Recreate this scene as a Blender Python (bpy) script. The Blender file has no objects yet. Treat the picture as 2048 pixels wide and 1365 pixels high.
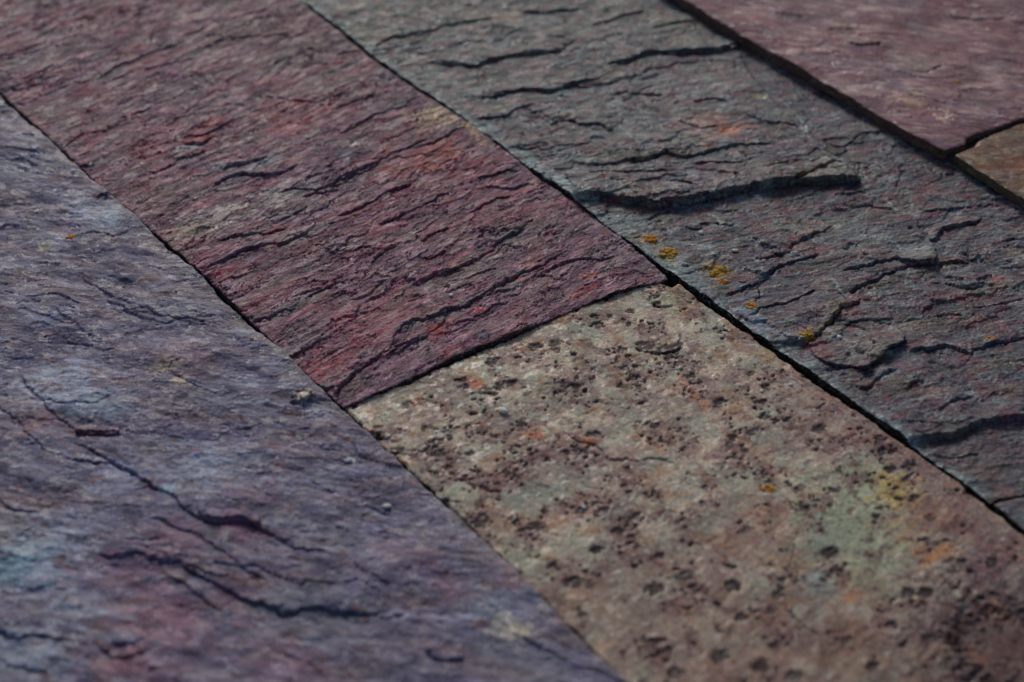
import bpy, math, time
import numpy as np
T0 = time.time()
S = bpy.context.scene
COL = S.collection
R = math.radians

# ------------------------------------------------------------------ camera
CAM_H, FPX = 0.6, 4400.0
PITCH, YAW = R(35.487), R(-35.225)
cam = bpy.data.cameras.new('camera')
camo = bpy.data.objects.new('camera', cam)
COL.objects.link(camo)
camo.location = (0, 0, CAM_H)
camo.rotation_euler = (math.pi/2-PITCH, 0, YAW)
cam.sensor_width = 36.0
cam.lens = FPX/2048*36
cam.clip_start, cam.clip_end = 0.02, 50
cam.dof.use_dof = True
cam.dof.focus_distance = 1.065
cam.dof.aperture_fstop = 6.6
S.camera = camo

# ------------------------------------------------------------------ sky, sun, exposure
SUN_AZ, SUN_EL = R(26), R(28)          # azimuth clockwise from +Y
w = bpy.data.worlds.new('World'); S.world = w; w.use_nodes = True
sk = w.node_tree.nodes.new('ShaderNodeTexSky')
sk.sky_type = 'NISHITA'; sk.sun_disc = False
sk.sun_elevation = SUN_EL; sk.sun_rotation = SUN_AZ
sk.dust_density = 2.0; sk.air_density = 1.0; sk.ozone_density = .9
w.node_tree.links.new(sk.outputs[0], w.node_tree.nodes['Background'].inputs[0])
w.node_tree.nodes['Background'].inputs[1].default_value = 0.055
sl = bpy.data.lights.new('sun', 'SUN'); sl.energy = 1.35; sl.angle = R(11); sl.color = (1, .975, .95)
so = bpy.data.objects.new('sun', sl); COL.objects.link(so)
so.rotation_euler = (math.pi/2-SUN_EL, 0, math.pi-SUN_AZ)
S.view_settings.view_transform = 'Standard'; S.view_settings.look = 'None'
S.view_settings.exposure = -0.10; S.view_settings.gamma = 1.0

# ------------------------------------------------------------------ photo -> ground plane
cp, sp_, cy, sy = math.cos(PITCH), math.sin(PITCH), math.cos(YAW), math.sin(YAW)
RT = np.array([cy, sy, 0.]); UP = np.array([-sy*sp_, cy*sp_, cp]); FW = np.array([-sy*cp, cy*cp, -sp_])
def at(pts, z=0.0):
    p = np.atleast_2d(np.array(pts, float))
    d = (p[:, :1]-1024)*RT - (p[:, 1:2]-682.5)*UP + FPX*FW
    t = -(CAM_H-z)/d[:, 2:3]
    return (d*t)[:, :2]

# ------------------------------------------------------------------ noise (numpy)
def _h(ix, iy, seed):
    n = (ix.astype(np.int64)*374761393 + iy.astype(np.int64)*668265263 + seed*1442695041) & 0xffffffff
    n = ((n ^ (n >> 13))*1274126177) & 0xffffffff
    n = ((n ^ (n >> 15))*2246822519) & 0xffffffff
    return (n ^ (n >> 16)) & 0xffffffff
def rnd(ix, iy, seed=0):
    return _h(np.asarray(ix), np.asarray(iy), seed).astype(np.float64)/4294967296.0
def noise(x, y, seed=0):
    x0 = np.floor(x); y0 = np.floor(y); fx = x-x0; fy = y-y0
    u = fx*fx*fx*(fx*(fx*6-15)+10); v = fy*fy*fy*(fy*(fy*6-15)+10)
    def g(i, j):
        a = rnd(x0+i, y0+j, seed)*2*math.pi
        return np.cos(a)*(fx-i)+np.sin(a)*(fy-j)
    a = g(0, 0); b = g(1, 0); c = g(0, 1); d = g(1, 1)
    return ((a+(b-a)*u)*(1-v)+(c+(d-c)*u)*v)*1.5
def fbm(x, y, o=4, seed=0, gain=.5):
    s = 0; a = 1
    for k in range(o):
        s = s+a*noise(x*2**k+17.3*k, y*2**k-9.1*k, seed+k); a *= gain
    return s
def sst(a, b, x):
    t = np.clip((x-a)/(b-a), 0, 1); return t*t*(3-2*t)
def lin(c):
    c = np.array(c, float)/255
    return np.where(c <= .04045, c/12.92, ((c+.055)/1.055)**2.4)
GAIN = 1.75
SAT = 1.36
def col(*c):
    v = lin(c); g = v@np.array([.3, .5, .2]); return np.clip(g+(v-g)*SAT, .004, .9)*GAIN

LAST = {}
LIP = [0.0]
def facets(P, Q, cell, stretch, seed, warp=.5):
    """flat cleavage facets: a random level for every warped, stretched cell"""
    x = Q/(cell*stretch)+warp*fbm(Q/cell*.5, P/cell*.5, 4, seed+1, .6); y = P/cell+warp*fbm(Q/cell*.5+40, P/cell*.5, 4, seed+2, .6)
    gx = np.floor(x); gy = np.floor(y); best = np.full(x.shape, 9.); lev = np.zeros(x.shape); lv2 = np.zeros(x.shape)
    for i in (-1, 0, 1):
        for j in (-1, 0, 1):
            cx, cy_ = gx+i, gy+j
            d = (x-cx-rnd(cx, cy_, seed))**2+(y-cy_-rnd(cx, cy_, seed+7))**2
            m = d < best
            best = np.where(m, d, best); lev = np.where(m, rnd(cx, cy_, seed+13)-.5, lev); lv2 = np.where(m, rnd(cx, cy_, seed+17)-.5, lv2)
    return lev, lv2
def shingle(P, Q, spacing, seed, warp=.9, wl=(3., 1.2), hide=.0):
    """riven ledges: P runs across the ledges away from the viewer, Q along them (metres)"""
    f = 1.0/spacing
    ph = P*f+warp*fbm(P*f/wl[1], Q*f/wl[0], 4, seed, .55)+.35*noise(P*f*.3, Q*f*.12, seed+9)*3
    k = np.floor(ph); fr = ph-k
    am = noise(Q*f*.16+k*7.31, k*3.7+.5+P*0, seed+20)*.9+noise(Q*f*.6+k*3.1, k*5.7+.5, seed+21)*.45
    am = sst(hide-.12, hide+.45, am)
    body = .62*(1-fr)**1.7
    gw = min(.2, .0009*f)
    groove = -.85*sst(1-gw, 1-gw*.25, fr)
    km = np.floor(ph+gw)
    an = noise(Q*f*.16+km*7.31, km*3.7+.5, seed+20)*.9+noise(Q*f*.6+km*3.1, km*5.7+.5, seed+21)*.45
    LIP[0] = LIP[0]+np.exp(-(fr/(.0006*f+.05))**2)*am*min(1., spacing/.008)
    return body*am+groove*sst(hide-.12, hide+.45, an)

# ------------------------------------------------------------------ materials
def mat(name, ang, grain=1.0, red=(.13, .035, .04), red_amt=0., vein=0., vein_col=(.34, .33, .32), bump=.3, rough=.55,
        stretch=3.5, speck=.0, streak=.5, vs=70, spec=.5, flk=120, facet=.3, slv=1.0):
    m = bpy.data.materials.new(name); m.use_nodes = True
    nt = m.node_tree; N = nt.nodes; L = nt.links
    b = N['Principled BSDF']
    def nd(t, **k):
        n = N.new(t)
        for a, v in k.items(): setattr(n, a, v)
        return n
    tc = nd('ShaderNodeTexCoord')
    mp = nd('ShaderNodeMapping'); mp.inputs['Rotation'].default_value = (0, 0, -ang)
    L.new(tc.outputs['Object'], mp.inputs[0])
    ms = nd('ShaderNodeMapping'); ms.inputs['Scale'].default_value = (1/stretch, 1, 1)
    L.new(mp.outputs[0], ms.inputs[0])
    def nz(src, scale, detail=4, rough_=.6, dist=0.):
        n = nd('ShaderNodeTexNoise'); n.inputs['Scale'].default_value = scale
        n.inputs['Detail'].default_value = detail; n.inputs['Roughness'].default_value = rough_
        n.inputs['Distortion'].default_value = dist
        L.new(src, n.inputs['Vector']); return n.outputs['Fac']
    def rng(src, a, b_, c, d):
        n = nd('ShaderNodeMapRange'); L.new(src, n.inputs[0])
        for i, v in enumerate((a, b_, c, d)): n.inputs[i+1].default_value = v
        return n.outputs[0]
    def mth(op, a, b_=None):
        n = nd('ShaderNodeMath', operation=op)
        for i, v in enumerate((a, b_)):
            if v is None: continue
            if isinstance(v, (int, float)): n.inputs[i].default_value = v
            else: L.new(v, n.inputs[i])
        return n.outputs[0]
    def mix(f, a, b_, bt='MIX'):
        n = nd('ShaderNodeMix', data_type='RGBA', blend_type=bt)
        if isinstance(f, (int, float)): n.inputs[0].default_value = f
        else: L.new(f, n.inputs[0])
        for i, v in ((6, a), (7, b_)):
            if isinstance(v, tuple): n.inputs[i].default_value = (*v, 1)
            else: L.new(v, n.inputs[i])
        return n.outputs[2]
    at_ = nd('ShaderNodeAttribute', attribute_name='pigment')
    c = at_.outputs['Color']
    # iron-red or dark mineral flecks
    if red_amt > 0:
        fl = nz(ms.outputs[0], flk, 4, .55, .3)
        th = .66-.16*red_amt
        c = mix(mth('MULTIPLY', rng(fl, th, th+.05, 0, 1), .8), c, red)
    # tonal streaks and grain
    s1 = nz(ms.outputs[0], 260, 5, .65, .4)
    s2 = nz(mp.outputs[0], 620, 4, .8)
    s3 = nz(mp.outputs[0], 60, 4, .6, .6)
    v = mth('MULTIPLY', rng(s1, .3, .7, 1-.55*streak, 1+.55*streak), rng(s2, .3, .7, 1-.42*grain, 1+.42*grain))
    v = mth('MULTIPLY', v, rng(s3, .3, .7, .84, 1.16))
    v = mth('MULTIPLY', v, rng(nz(mp.outputs[0], 1700, 2, .5), .3, .7, 1-.35*grain, 1+.35*grain))
    cm = nd('ShaderNodeCombineColor')
    for i in range(3): L.new(v, cm.inputs[i])
    c = mix(1.0, c, cm.outputs[0], 'MULTIPLY')
    if slv > 0:     # short pale and dark slivers scattered along the grain
        s5 = nz(ms.outputs[0], 560, 2, .5, .2)
        c = mix(mth('MULTIPLY', rng(s5, .58, .66, 0, 1), .55*slv), c, mix(1.0, c, (2.3, 2.2, 2.25), 'MULTIPLY'))
        c = mix(mth('MULTIPLY', rng(s5, .40, .33, 0, 1), .7*slv), c, mix(1.0, c, (.32, .3, .3), 'MULTIPLY'))
    # cool/warm drift
    hd = nz(ms.outputs[0], 95, 4, .6, .5)
    c = mix(mth('MULTIPLY', rng(hd, .48, .66, 0, 1), .35), c, mix(1.0, c, (.86, 1.04, 1.16), 'MULTIPLY'))
    if vein > 0:
        vn = nz(mp.outputs[0], vs, 5, .55, 1.1)
        rg = mth('ABSOLUTE', mth('SUBTRACT', vn, .5))
        vm = rng(rg, 0.0, .02, 1, 0)
        gt = rng(nz(mp.outputs[0], 26, 3), .42, .56, 0, 1)
        br = rng(s2, .4, .62, .2, 1)
        c = mix(mth('MULTIPLY', mth('MULTIPLY', vm, gt), mth('MULTIPLY', br, vein)), c, vein_col)
    if speck > 0:   # tiny pale mineral grains
        sp = nz(mp.outputs[0], 1000, 3, .6)
        c = mix(mth('MULTIPLY', rng(sp, .56, .66, 0, 1), speck), c, (.5, .48, .47))
    vd = nd('ShaderNodeVectorMath', operation='ADD')
    nv = nd('ShaderNodeTexNoise'); nv.inputs['Scale'].default_value = 300; nv.inputs['Detail'].default_value = 3
    L.new(ms.outputs[0], nv.inputs['Vector'])
    vs_ = nd('ShaderNodeVectorMath', operation='SCALE'); L.new(nv.outputs['Color'], vs_.inputs[0]); vs_.inputs['Scale'].default_value = .004
    L.new(ms.outputs[0], vd.inputs[0]); L.new(vs_.outputs[0], vd.inputs[1])
    vo = nd('ShaderNodeTexVoronoi'); vo.inputs['Scale'].default_value = 420; L.new(vd.outputs[0], vo.inputs['Vector'])
    sx = nd('ShaderNodeSeparateColor'); L.new(vo.outputs['Color'], sx.inputs[0])
    sx_ = [sx.outputs[1]]
    L.new(c, b.inputs['Base Color'])
    L.new(mth('SUBTRACT', rng(s1, .3, .7, rough+.2, rough+.02), mth('MULTIPLY', rng(sx_[0], .72, .8, 0, 1), .3)), b.inputs['Roughness'])
    b.inputs['Specular IOR Level'].default_value = spec
    bs = mth('ADD', mth('ADD', mth('MULTIPLY', s1, 1.0), mth('MULTIPLY', s2, .5)), mth('MULTIPLY', sx.outputs[0], facet))
    bp = nd('ShaderNodeBump'); bp.inputs['Strength'].default_value = bump; bp.inputs['Distance'].default_value = .0011
    L.new(bs, bp.inputs['Height']); L.new(bp.outputs[0], b.inputs['Normal'])
    return m

def plain(name, c, rough=.6, spec=.3, var=.3, scale=900, sss=0.):
    m = bpy.data.materials.new(name); m.use_nodes = True
    nt = m.node_tree; b = nt.nodes['Principled BSDF']
    tc = nt.nodes.new('ShaderNodeTexCoord')
    n = nt.nodes.new('ShaderNodeTexNoise'); n.inputs['Scale'].default_value = scale; n.inputs['Detail'].default_value = 4
    r = nt.nodes.new('ShaderNodeValToRGB')
    r.color_ramp.elements[0].position = .3; r.color_ramp.elements[1].position = .7
    r.color_ramp.elements[0].color = (*[x*(1-var) for x in c], 1); r.color_ramp.elements[1].color = (*[x*(1+var) for x in c], 1)
    nt.links.new(tc.outputs['Object'], n.inputs['Vector']); nt.links.new(n.outputs['Fac'], r.inputs[0]); nt.links.new(r.outputs[0], b.inputs['Base Color'])
    b.inputs['Roughness'].default_value = rough; b.inputs['Specular IOR Level'].default_value = spec
    return m

# ------------------------------------------------------------------ mesh helpers
def mesh_obj(name, V, F, m, pig=None, parent=None, loc=None, smooth=True):
    me = bpy.data.meshes.new(name)
    V = np.asarray(V, np.float32); F = np.asarray(F, np.int32)
    me.vertices.add(len(V)); me.vertices.foreach_set('co', V.ravel())
    k = F.shape[1]
    me.loops.add(F.size); me.loops.foreach_set('vertex_index', F.ravel())
    me.polygons.add(len(F)); me.polygons.foreach_set('loop_start', np.arange(0, F.size, k, dtype=np.int32))
    me.update(calc_edges=True)
    me.polygons.foreach_set('use_smooth', np.full(len(F), smooth))
    if pig is not None:
        a = me.attributes.new('pigment', 'FLOAT_COLOR', 'POINT')
        cc = np.ones((len(V), 4), np.float32); cc[:, :3] = pig
        a.data.foreach_set('color', cc.ravel())
    me.materials.append(m)
    o = bpy.data.objects.new(name, me); COL.objects.link(o)
    if loc is not None: o.location = loc
    if parent is not None: o.parent = parent
    return o

def rough_line(P, seed, amp=.16, it=4):
    """fractal subdivision of a traced polyline"""
    rg = np.random.default_rng(seed)
    P = np.array(P)
    for k in range(it):
        d = P[1:]-P[:-1]; L = np.hypot(d[:, 0], d[:, 1])[:, None]
        n = np.stack([-d[:, 1], d[:, 0]], 1)
        # smooth (4-point) midpoint plus jitter
        A = np.vstack([P[:1], P[:-2], ]) if len(P) > 2 else P[:1]
        Bn = np.vstack([P[2:], P[-1:]]) if len(P) > 2 else P[-1:]
        m = (P[1:]+P[:-1])*.5625-(A+Bn)*.0625 if len(P) > 2 else (P[1:]+P[:-1])/2
        if np.min(L) > 0: m = m+n*rg.normal(0, amp if L.mean() > .001 else amp*.6, (len(m), 1))*np.minimum(1, .004/L)
        Q = np.empty((len(P)+len(m), 2)); Q[0::2] = P; Q[1::2] = m; P = Q
        if L.mean() < .0012: break
    return P

def line_field(X, Y, P, reach):
    """signed distance (positive = left of the travel direction), arc 0..1, for verts near P"""
    lo = P.min(0)-reach; hi = P.max(0)+reach
    idx = np.nonzero((X > lo[0]) & (X < hi[0]) & (Y > lo[1]) & (Y < hi[1]))[0]
    if len(idx) == 0: return idx, None, None, None, None, None
    x = X[idx]; y = Y[idx]
    seg = P[1:]-P[:-1]; L = np.hypot(seg[:, 0], seg[:, 1]); cum = np.concatenate([[0], np.cumsum(L)])
    best = np.full(len(idx), 1e9); sd = np.zeros(len(idx)); arc = np.zeros(len(idx)); nx = np.zeros(len(idx)); ny = np.zeros(len(idx))
    for i in range(len(seg)):
        if L[i] < 1e-9: continue
        ux, uy = seg[i]/L[i]
        dx = x-P[i, 0]; dy = y-P[i, 1]
        t = np.clip(dx*ux+dy*uy, 0, L[i])
        ex = dx-t*ux; ey = dy-t*uy
        d = ex*ex+ey*ey
        mk = d < best
        s = np.sign(ux*dy-uy*dx)
        best[mk] = d[mk]; sd[mk] = (s*np.sqrt(d))[mk]; arc[mk] = (cum[i]+t)[mk]
        nx[mk] = -uy; ny[mk] = ux
    mk = np.sqrt(best) < reach
    arc = arc/cum[-1]; over = ((arc <= 0) | (arc >= 1))*np.sqrt(best)
    return idx[mk], sd[mk], arc[mk], nx[mk], ny[mk], np.exp(-(over[mk]/.0015)**2)

def pw(pts):     # polyline -> function value(key) with key = other coordinate
    return np.array(pts)
def interp(P, key, val, q):
    o = np.argsort(P[:, key]); return np.interp(q, P[o, key], P[o, val])

def axis(segments):
    """segments: list of (start, end, step)"""
    out = []
    for a, b, s in segments:
        n = max(1, int(round((b-a)/s))); out.append(np.linspace(a, b, n, endpoint=False))
    out.append([segments[-1][1]]); return np.concatenate(out)

CUT = lin((34, 27, 25))*1.1       # dirty sawn edges, with their shade also painted into the dark colour

def tile(name, label, xl, xr, yb, yt, xa, ya, z0, height, pigment, material, ledges, blobs, flakes=(), lichen=(), cut=CUT, seed=1, edge_n=.0005,
         thick=.012, LK=.55, tone=1.0, riml=None, rimr=None, WK=.8, bang=0., bstr=.8, veins=(), extra=None, chips=(), round_=.0006):
    """xl,xr: N x 2 world polylines of the long sides; yb,yt: of the ends; xa,ya: grid axes (world metres, nominal)"""
    x0, x1, y0, y1 = xa[0], xa[-1], ya[0], ya[-1]
    nx_, ny_ = len(xa), len(ya)
    XX, YY = np.meshgrid(xa, ya)
    X = XX.ravel(); Y = YY.ravel()
    s = (X-x0)/(x1-x0); t = (Y-y0)/(y1-y0)
    b_ = interp(yb, 0, 1, X)+edge_n*fbm(X*160, X*0+3.3, 5, seed+50, .6)
    t_ = interp(yt, 0, 1, X)+edge_n*fbm(X*160, X*0+8.3, 5, seed+51, .6)
    Yn = b_+(t_-b_)*t
    l_ = interp(xl, 1, 0, Yn)+edge_n*fbm(Yn*130, Yn*0+1.3, 5, seed+52, .6)
    r_ = interp(xr, 1, 0, Yn)+edge_n*fbm(Yn*130, Yn*0+5.3, 5, seed+53, .6)
    Xn = l_+(r_-l_)*s
    X, Y = Xn, Yn
    LIP[0] = 0.0
    Z = height(X, Y)
    C = pigment(X, Y)
    lipw = np.clip(LIP[0], 0, 1)*(.5+.8*noise(X*400, Y*400, seed+44))*np.ones(len(X))
    # pigment patches traced from the photograph: (px, py, radius_px, stretch, angle_deg, colour, strength)
    for k, (bx, by, br, st, an, cc, sg) in enumerate(blobs):
        c0 = at([(bx, by)])[0]; r = br/3600.0
        ca, sa = math.cos(R(an)), math.sin(R(an))
        # the image-plane angle is turned to a ground direction
        d2 = at([(bx, by), (bx+20*ca, by-20*sa)]); g = d2[1]-d2[0]; g = g/np.hypot(*g)
        dx = X-c0[0]; dy = Y-c0[1]
        mk = np.nonzero(dx*dx+dy*dy < (r*st*2.2)**2)[0]
        if not len(mk): continue
        u = (dx[mk]*g[0]+dy[mk]*g[1])/(r*st); v = (-dx[mk]*g[1]+dy[mk]*g[0])/(r*1.25)
        gq, gp = X[mk]*math.cos(bang)+Y[mk]*math.sin(bang), -X[mk]*math.sin(bang)+Y[mk]*math.cos(bang)
        q = np.sqrt(u*u+v*v)+.55*fbm(gq*90+k, gp*240, 5, seed+70, .7)+.35*fbm(gq*500+k, gp*900, 3, seed+71, .7)
        wv = (1-sst(.4, .85, q))*min(.95, sg*bstr*(1.25 if np.mean(cc) > .36 else .78))
        C[mk] = C[mk]*(1-wv[:, None])+np.asarray(cc)*wv[:, None]
    C = C*tone
    for rim, dd in ((riml, X-l_), (rimr, r_-X)):      # weathered band along a long edge: (colour, width, strength)
        if rim is not None:
            wv = (np.exp(-np.clip(dd, 0, 1)/(rim[1]*(1+1.2*noise(Y*60, Y*0+3, seed+31))**2+.0002))*rim[2]*np.clip(.75+fbm(X*500, Y*300, 3, seed+30), 0, 1))[:, None]
            C = C*(1-wv)+np.asarray(rim[0])*wv
    C = C+np.clip(lipw, 0, 1)[:, None]*(C*.75+.05)      # paler rims of the layers: lit-edge highlight and wear put in the colour
    DX = np.zeros_like(X); DY = np.zeros_like(X)
    for k, ld in enumerate(ledges):
        pts, H = ld[0], ld[1]
        op = ld[2] if len(ld) > 2 else {}
        H = H*LK; w_ = op.get('w', .006)*WK; G = op.get('g', 1.9)*H; wg = op.get('wg', .0006)
        P = rough_line(at(pts), seed*100+k, op.get('amp', .13))
        reach = min(.03, max(w_*3.2, .004))
        idx, d, a, nx, ny, eo = line_field(X, Y, P, reach)
        if not len(idx): continue
        e0, e1 = op.get('ends', (.12, .12))
        tp = (sst(0, e0, a) if e0 else 1.0)*(sst(0, e1, 1-a) if e1 else 1.0)
        tp = tp*(.75+.45*noise(a*9+k, a*0+.3, seed+k))*eo
        up = d > 0
        hh = np.where(up, H*np.exp(-(np.abs(d)/w_)**(2 if w_ > .008 else 1))*(1-sst(reach*.6, reach, np.abs(d))), -G*np.exp(-np.abs(d)/wg))*tp
        Z[idx] += hh
        sh = np.where(up, np.exp(-d/.0011), 0)*tp*H*op.get('over', .55)
        DX[idx] -= nx*sh; DY[idx] -= ny*sh
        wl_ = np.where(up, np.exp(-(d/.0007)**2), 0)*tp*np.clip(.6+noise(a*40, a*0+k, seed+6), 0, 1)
        C[idx] = C[idx]*(1+.55*wl_)[:, None]+.03*wl_[:, None]  # ledge lip lightened: highlight on the edge painted in along with wear
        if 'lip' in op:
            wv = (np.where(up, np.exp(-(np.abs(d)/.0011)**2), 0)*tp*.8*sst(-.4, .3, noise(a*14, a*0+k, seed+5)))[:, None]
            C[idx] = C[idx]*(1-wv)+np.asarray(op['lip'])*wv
    for k, (pts, cc, wd) in enumerate(veins):       # hairline mineral veins
        idx, d, a, nx, ny, eo = line_field(X, Y, rough_line(at(pts), seed*77+k, .2), .004)
        if not len(idx): continue
        wv = np.exp(-(d/wd)**2)*np.clip(.7+.9*noise(a*30+k, a*0, seed+8), 0, 1)*sst(0, .1, a)*sst(0, .1, 1-a)*.85
        C[idx] = C[idx]*(1-wv[:, None])+np.asarray(cc)*wv[:, None]
    for (cx, cy_, r, dep) in chips:       # broken-out hollows
        c0 = at([(cx, cy_)])[0]; r = r/3600.
        q = np.hypot(X-c0[0], Y-c0[1])/r+.35*fbm(X*260, Y*260, 4, seed+90, .6)
        Z -= dep*(1-sst(.55, 1.0, q))
    if extra is not None: extra(X, Y, Z, C)
    # worn arris
    ed = np.minimum(np.minimum(X-l_, r_-X), np.minimum(Y-b_, t_-Y))
    ed = np.maximum(ed, 0)
    rn = round_*(1+.9*fbm(X*90, Y*90, 3, seed+33))
    rn = np.clip(rn, .0002, .004)
    Z -= .55*rn*(1-np.clip(ed/rn, 0, 1))**2
    Xs, Ys = X+DX, Y+DY
    cx, cyy = (x0+x1)/2, (y0+y1)/2
    top = np.stack([Xs-cx, Ys-cyy, Z+z0], 1)
    I = np.arange(nx_*ny_).reshape(ny_, nx_)
    F = np.stack([I[:-1, :-1].ravel(), I[:-1, 1:].ravel(), I[1:, 1:].ravel(), I[1:, :-1].ravel()], 1)
    # side walls
    ring = np.concatenate([I[0, :], I[1:, -1], I[-1, -2::-1], I[-2:0:-1, 0]])
    n0 = len(top); m_ = len(ring); Vs = [top]; Cs = [C]; Fs = [F]; prev = None
    nrm = top[ring][:, :2]
    per = np.arange(m_)
    for k, dz in enumerate((0.0, .35, .75, 1.0)):
        v = top[ring].copy()
        v[:, 2] = v[:, 2]*(1-dz)+(z0-thick)*dz if dz < 1 else z0-thick
        if k > 0:
            jit = .0005*fbm(per*.08, per*0+k*3.1, 4, seed+60)
            out = v[:, :2]/np.hypot(v[:, 0], v[:, 1])[:, None]
            v[:, :2] += out*jit[:, None]
            if k == 0: pass
        Vs.append(v); cc = np.tile(np.asarray(cut), (m_, 1))*(.75+.6*np.clip(.5+fbm(per*.05, per*0+k, 3, seed+61), 0, 1))[:, None]
        Cs.append(cc)
        st = n0+k*m_
        if prev is not None:
            i = np.arange(m_); j = (i+1) % m_
            Fs.append(np.stack([prev+i, st+i, st+j, prev+j], 1))
        prev = st
    V = np.vstack(Vs); Fc = np.vstack(Fs)
    root = mesh_obj(name, V, Fc, material, np.vstack(Cs), loc=(cx, cyy, 0))
    root['label'] = label; root['category'] = 'paving slab'; root['group'] = 'riven slate paving slabs'; root['kind'] = 'thing'
    root.data.materials[0] = material
    Zt = Z+z0
    # ---- thin delaminated flakes lying proud of the riven face
    for k, (poly, lifts, tint) in enumerate(flakes):
        P0 = at(poly)
        Pc = rough_line(np.vstack([P0, P0[:1]]), seed*31+k, .10)
        inside = np.zeros(len(X), bool)
        lo = Pc.min(0); hi = Pc.max(0)
        bb = np.nonzero((X > lo[0]) & (X < hi[0]) & (Y > lo[1]) & (Y < hi[1]))[0]
        if not len(bb): continue
        px, py = X[bb], Y[bb]; ins = np.zeros(len(bb), bool)
        for i in range(len(Pc)-1):
            ax, ay = Pc[i]; bx, by = Pc[i+1]
            if ay == by: continue
            cr = ((ay > py) != (by > py)) & (px < (bx-ax)*(py-ay)/(by-ay)+ax)
            ins ^= cr
        inside[bb[ins]] = True
        M = inside.reshape(ny_, nx_)
        cell = M[:-1, :-1] & M[:-1, 1:] & M[1:, 1:] & M[1:, :-1]
        if cell.sum() < 20: continue
        q = np.stack([I[:-1, :-1][cell], I[:-1, 1:][cell], I[1:, 1:][cell], I[1:, :-1][cell]], 1)
        used, inv = np.unique(q, return_inverse=True); q = inv.reshape(q.shape)
        vx, vy = X[used].copy(), Y[used].copy()
        # boundary edges
        E = np.concatenate([q[:, [0, 1]], q[:, [1, 2]], q[:, [2, 3]], q[:, [3, 0]]])
        key = E[:, 0].astype(np.int64)*len(used)+E[:, 1]; rev = E[:, 1].astype(np.int64)*len(used)+E[:, 0]
        bd = E[~np.isin(key, rev)]
        # snap the boundary to the rough outline
        bv = np.unique(bd)
        bestd = np.full(len(bv), 1e9); sx = vx[bv].copy(); sy_ = vy[bv].copy()
        for i in range(len(Pc)-1):
            a = Pc[i]; d = Pc[i+1]-a; L2 = d@d
            if L2 == 0: continue
            t = np.clip(((vx[bv]-a[0])*d[0]+(vy[bv]-a[1])*d[1])/L2, 0, 1)
            qx, qy = a[0]+t*d[0], a[1]+t*d[1]; dd = np.hypot(vx[bv]-qx, vy[bv]-qy)
            mk = dd < bestd; bestd[mk] = dd[mk]; sx[mk] = qx[mk]; sy_[mk] = qy[mk]
        ok = bestd < .0012
        vx[bv[ok]] = sx[ok]; vy[bv[ok]] = sy_[ok]
        W = 0; Ls = 0
        for (ax, ay), lf in zip(P0, lifts):
            wq = 1/((vx-ax)**2+(vy-ay)**2+1e-6)**1.5; W = W+wq; Ls = Ls+wq*lf
        lift = Ls/W*.001
        base = Zt[used]
        zt = base+lift+.00012*fbm(vx*300, vy*300, 3, seed+k)
        tv = np.stack([vx-cx+DX[used], vy-cyy+DY[used], zt], 1)
        cen = np.array([tv[:, 0].mean(), tv[:, 1].mean()])
        nb = len(used); mp_ = -np.ones(nb, int); mp_[bv] = np.arange(len(bv))
        sk_ = tv[bv].copy()
        dirc = sk_[:, :2]-cen; dl = np.hypot(dirc[:, 0], dirc[:, 1])[:, None]
        sk_[:, :2] -= dirc/np.maximum(dl, 1e-6)*np.clip(lift[bv], 0, .003)[:, None]*.5
        sk_[:, 2] = base[bv]-.0004
        fs = np.stack([bd[:, 1], bd[:, 0], nb+mp_[bd[:, 0]], nb+mp_[bd[:, 1]]], 1)
        cc = C[used]*np.asarray(tint)
        mesh_obj('slate_flake', np.vstack([tv, sk_]), np.vstack([q, fs]), material, np.vstack([cc, cc[bv]*.8]), parent=root)
    return root, (X, Y, Zt, cx, cyy)

def surf_z(info, p):
    X, Y, Z = info[0], info[1], info[2]
    i = np.argmin((X-p[0])**2+(Y-p[1])**2); return Z[i]

def blob_mesh(rg, r, zs, sub=2, rough=.25, center=(0, 0, 0), stretch=1.0, ang=0.):
    import bmesh
    bm = bmesh.new(); bmesh.ops.create_icosphere(bm, subdivisions=sub, radius=1)
    V = np.array([v.co[:] for v in bm.verts]); F = np.array([[v.index for v in f.verts] for f in bm.faces]); bm.free()
    ph = rg.uniform(0, 50)
    n = 1+rough*(noise(V[:, 0]*1.7+ph, V[:, 1]*1.7+V[:, 2]*1.3, 3)+.5*noise(V[:, 0]*4+ph, V[:, 1]*4-V[:, 2]*3, 5))
    V = V*n[:, None]*np.array([r*stretch, r, r*zs])
    ca, sa = math.cos(ang), math.sin(ang)
    V = np.stack([V[:, 0]*ca-V[:, 1]*sa, V[:, 0]*sa+V[:, 1]*ca, V[:, 2]], 1)+np.array(center)
    return V, F

def lichen_patch(root, info, px, py, r_px, nblob, material, seed, label=None):
    rg = np.random.default_rng(seed)
    c = at([(px, py)], info[4] if False else 0)[0]; r = r_px/3600.
    Vs, Fs, n = [], [], 0
    for k in range(int(nblob*1.8)):
        a = rg.uniform(0, 6.28); d = r*math.sqrt(rg.uniform(0, 1))*.9
        p = c+np.array([math.cos(a)*d, math.sin(a)*d*.8]); rr = r*rg.uniform(.10, .30)
        z = surf_z(info, p)
        V, F = blob_mesh(rg, rr, .30, 2, .8, (p[0]-info[3], p[1]-info[4], z+rr*.06), rg.uniform(1, 1.7), rg.uniform(0, 3))
        Vs.append(V); Fs.append(F+n); n += len(V)
    o = mesh_obj('lichen_patch', np.vstack(Vs), np.vstack(Fs), material, parent=root)
    if label: o['label'] = label
    return o

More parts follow.
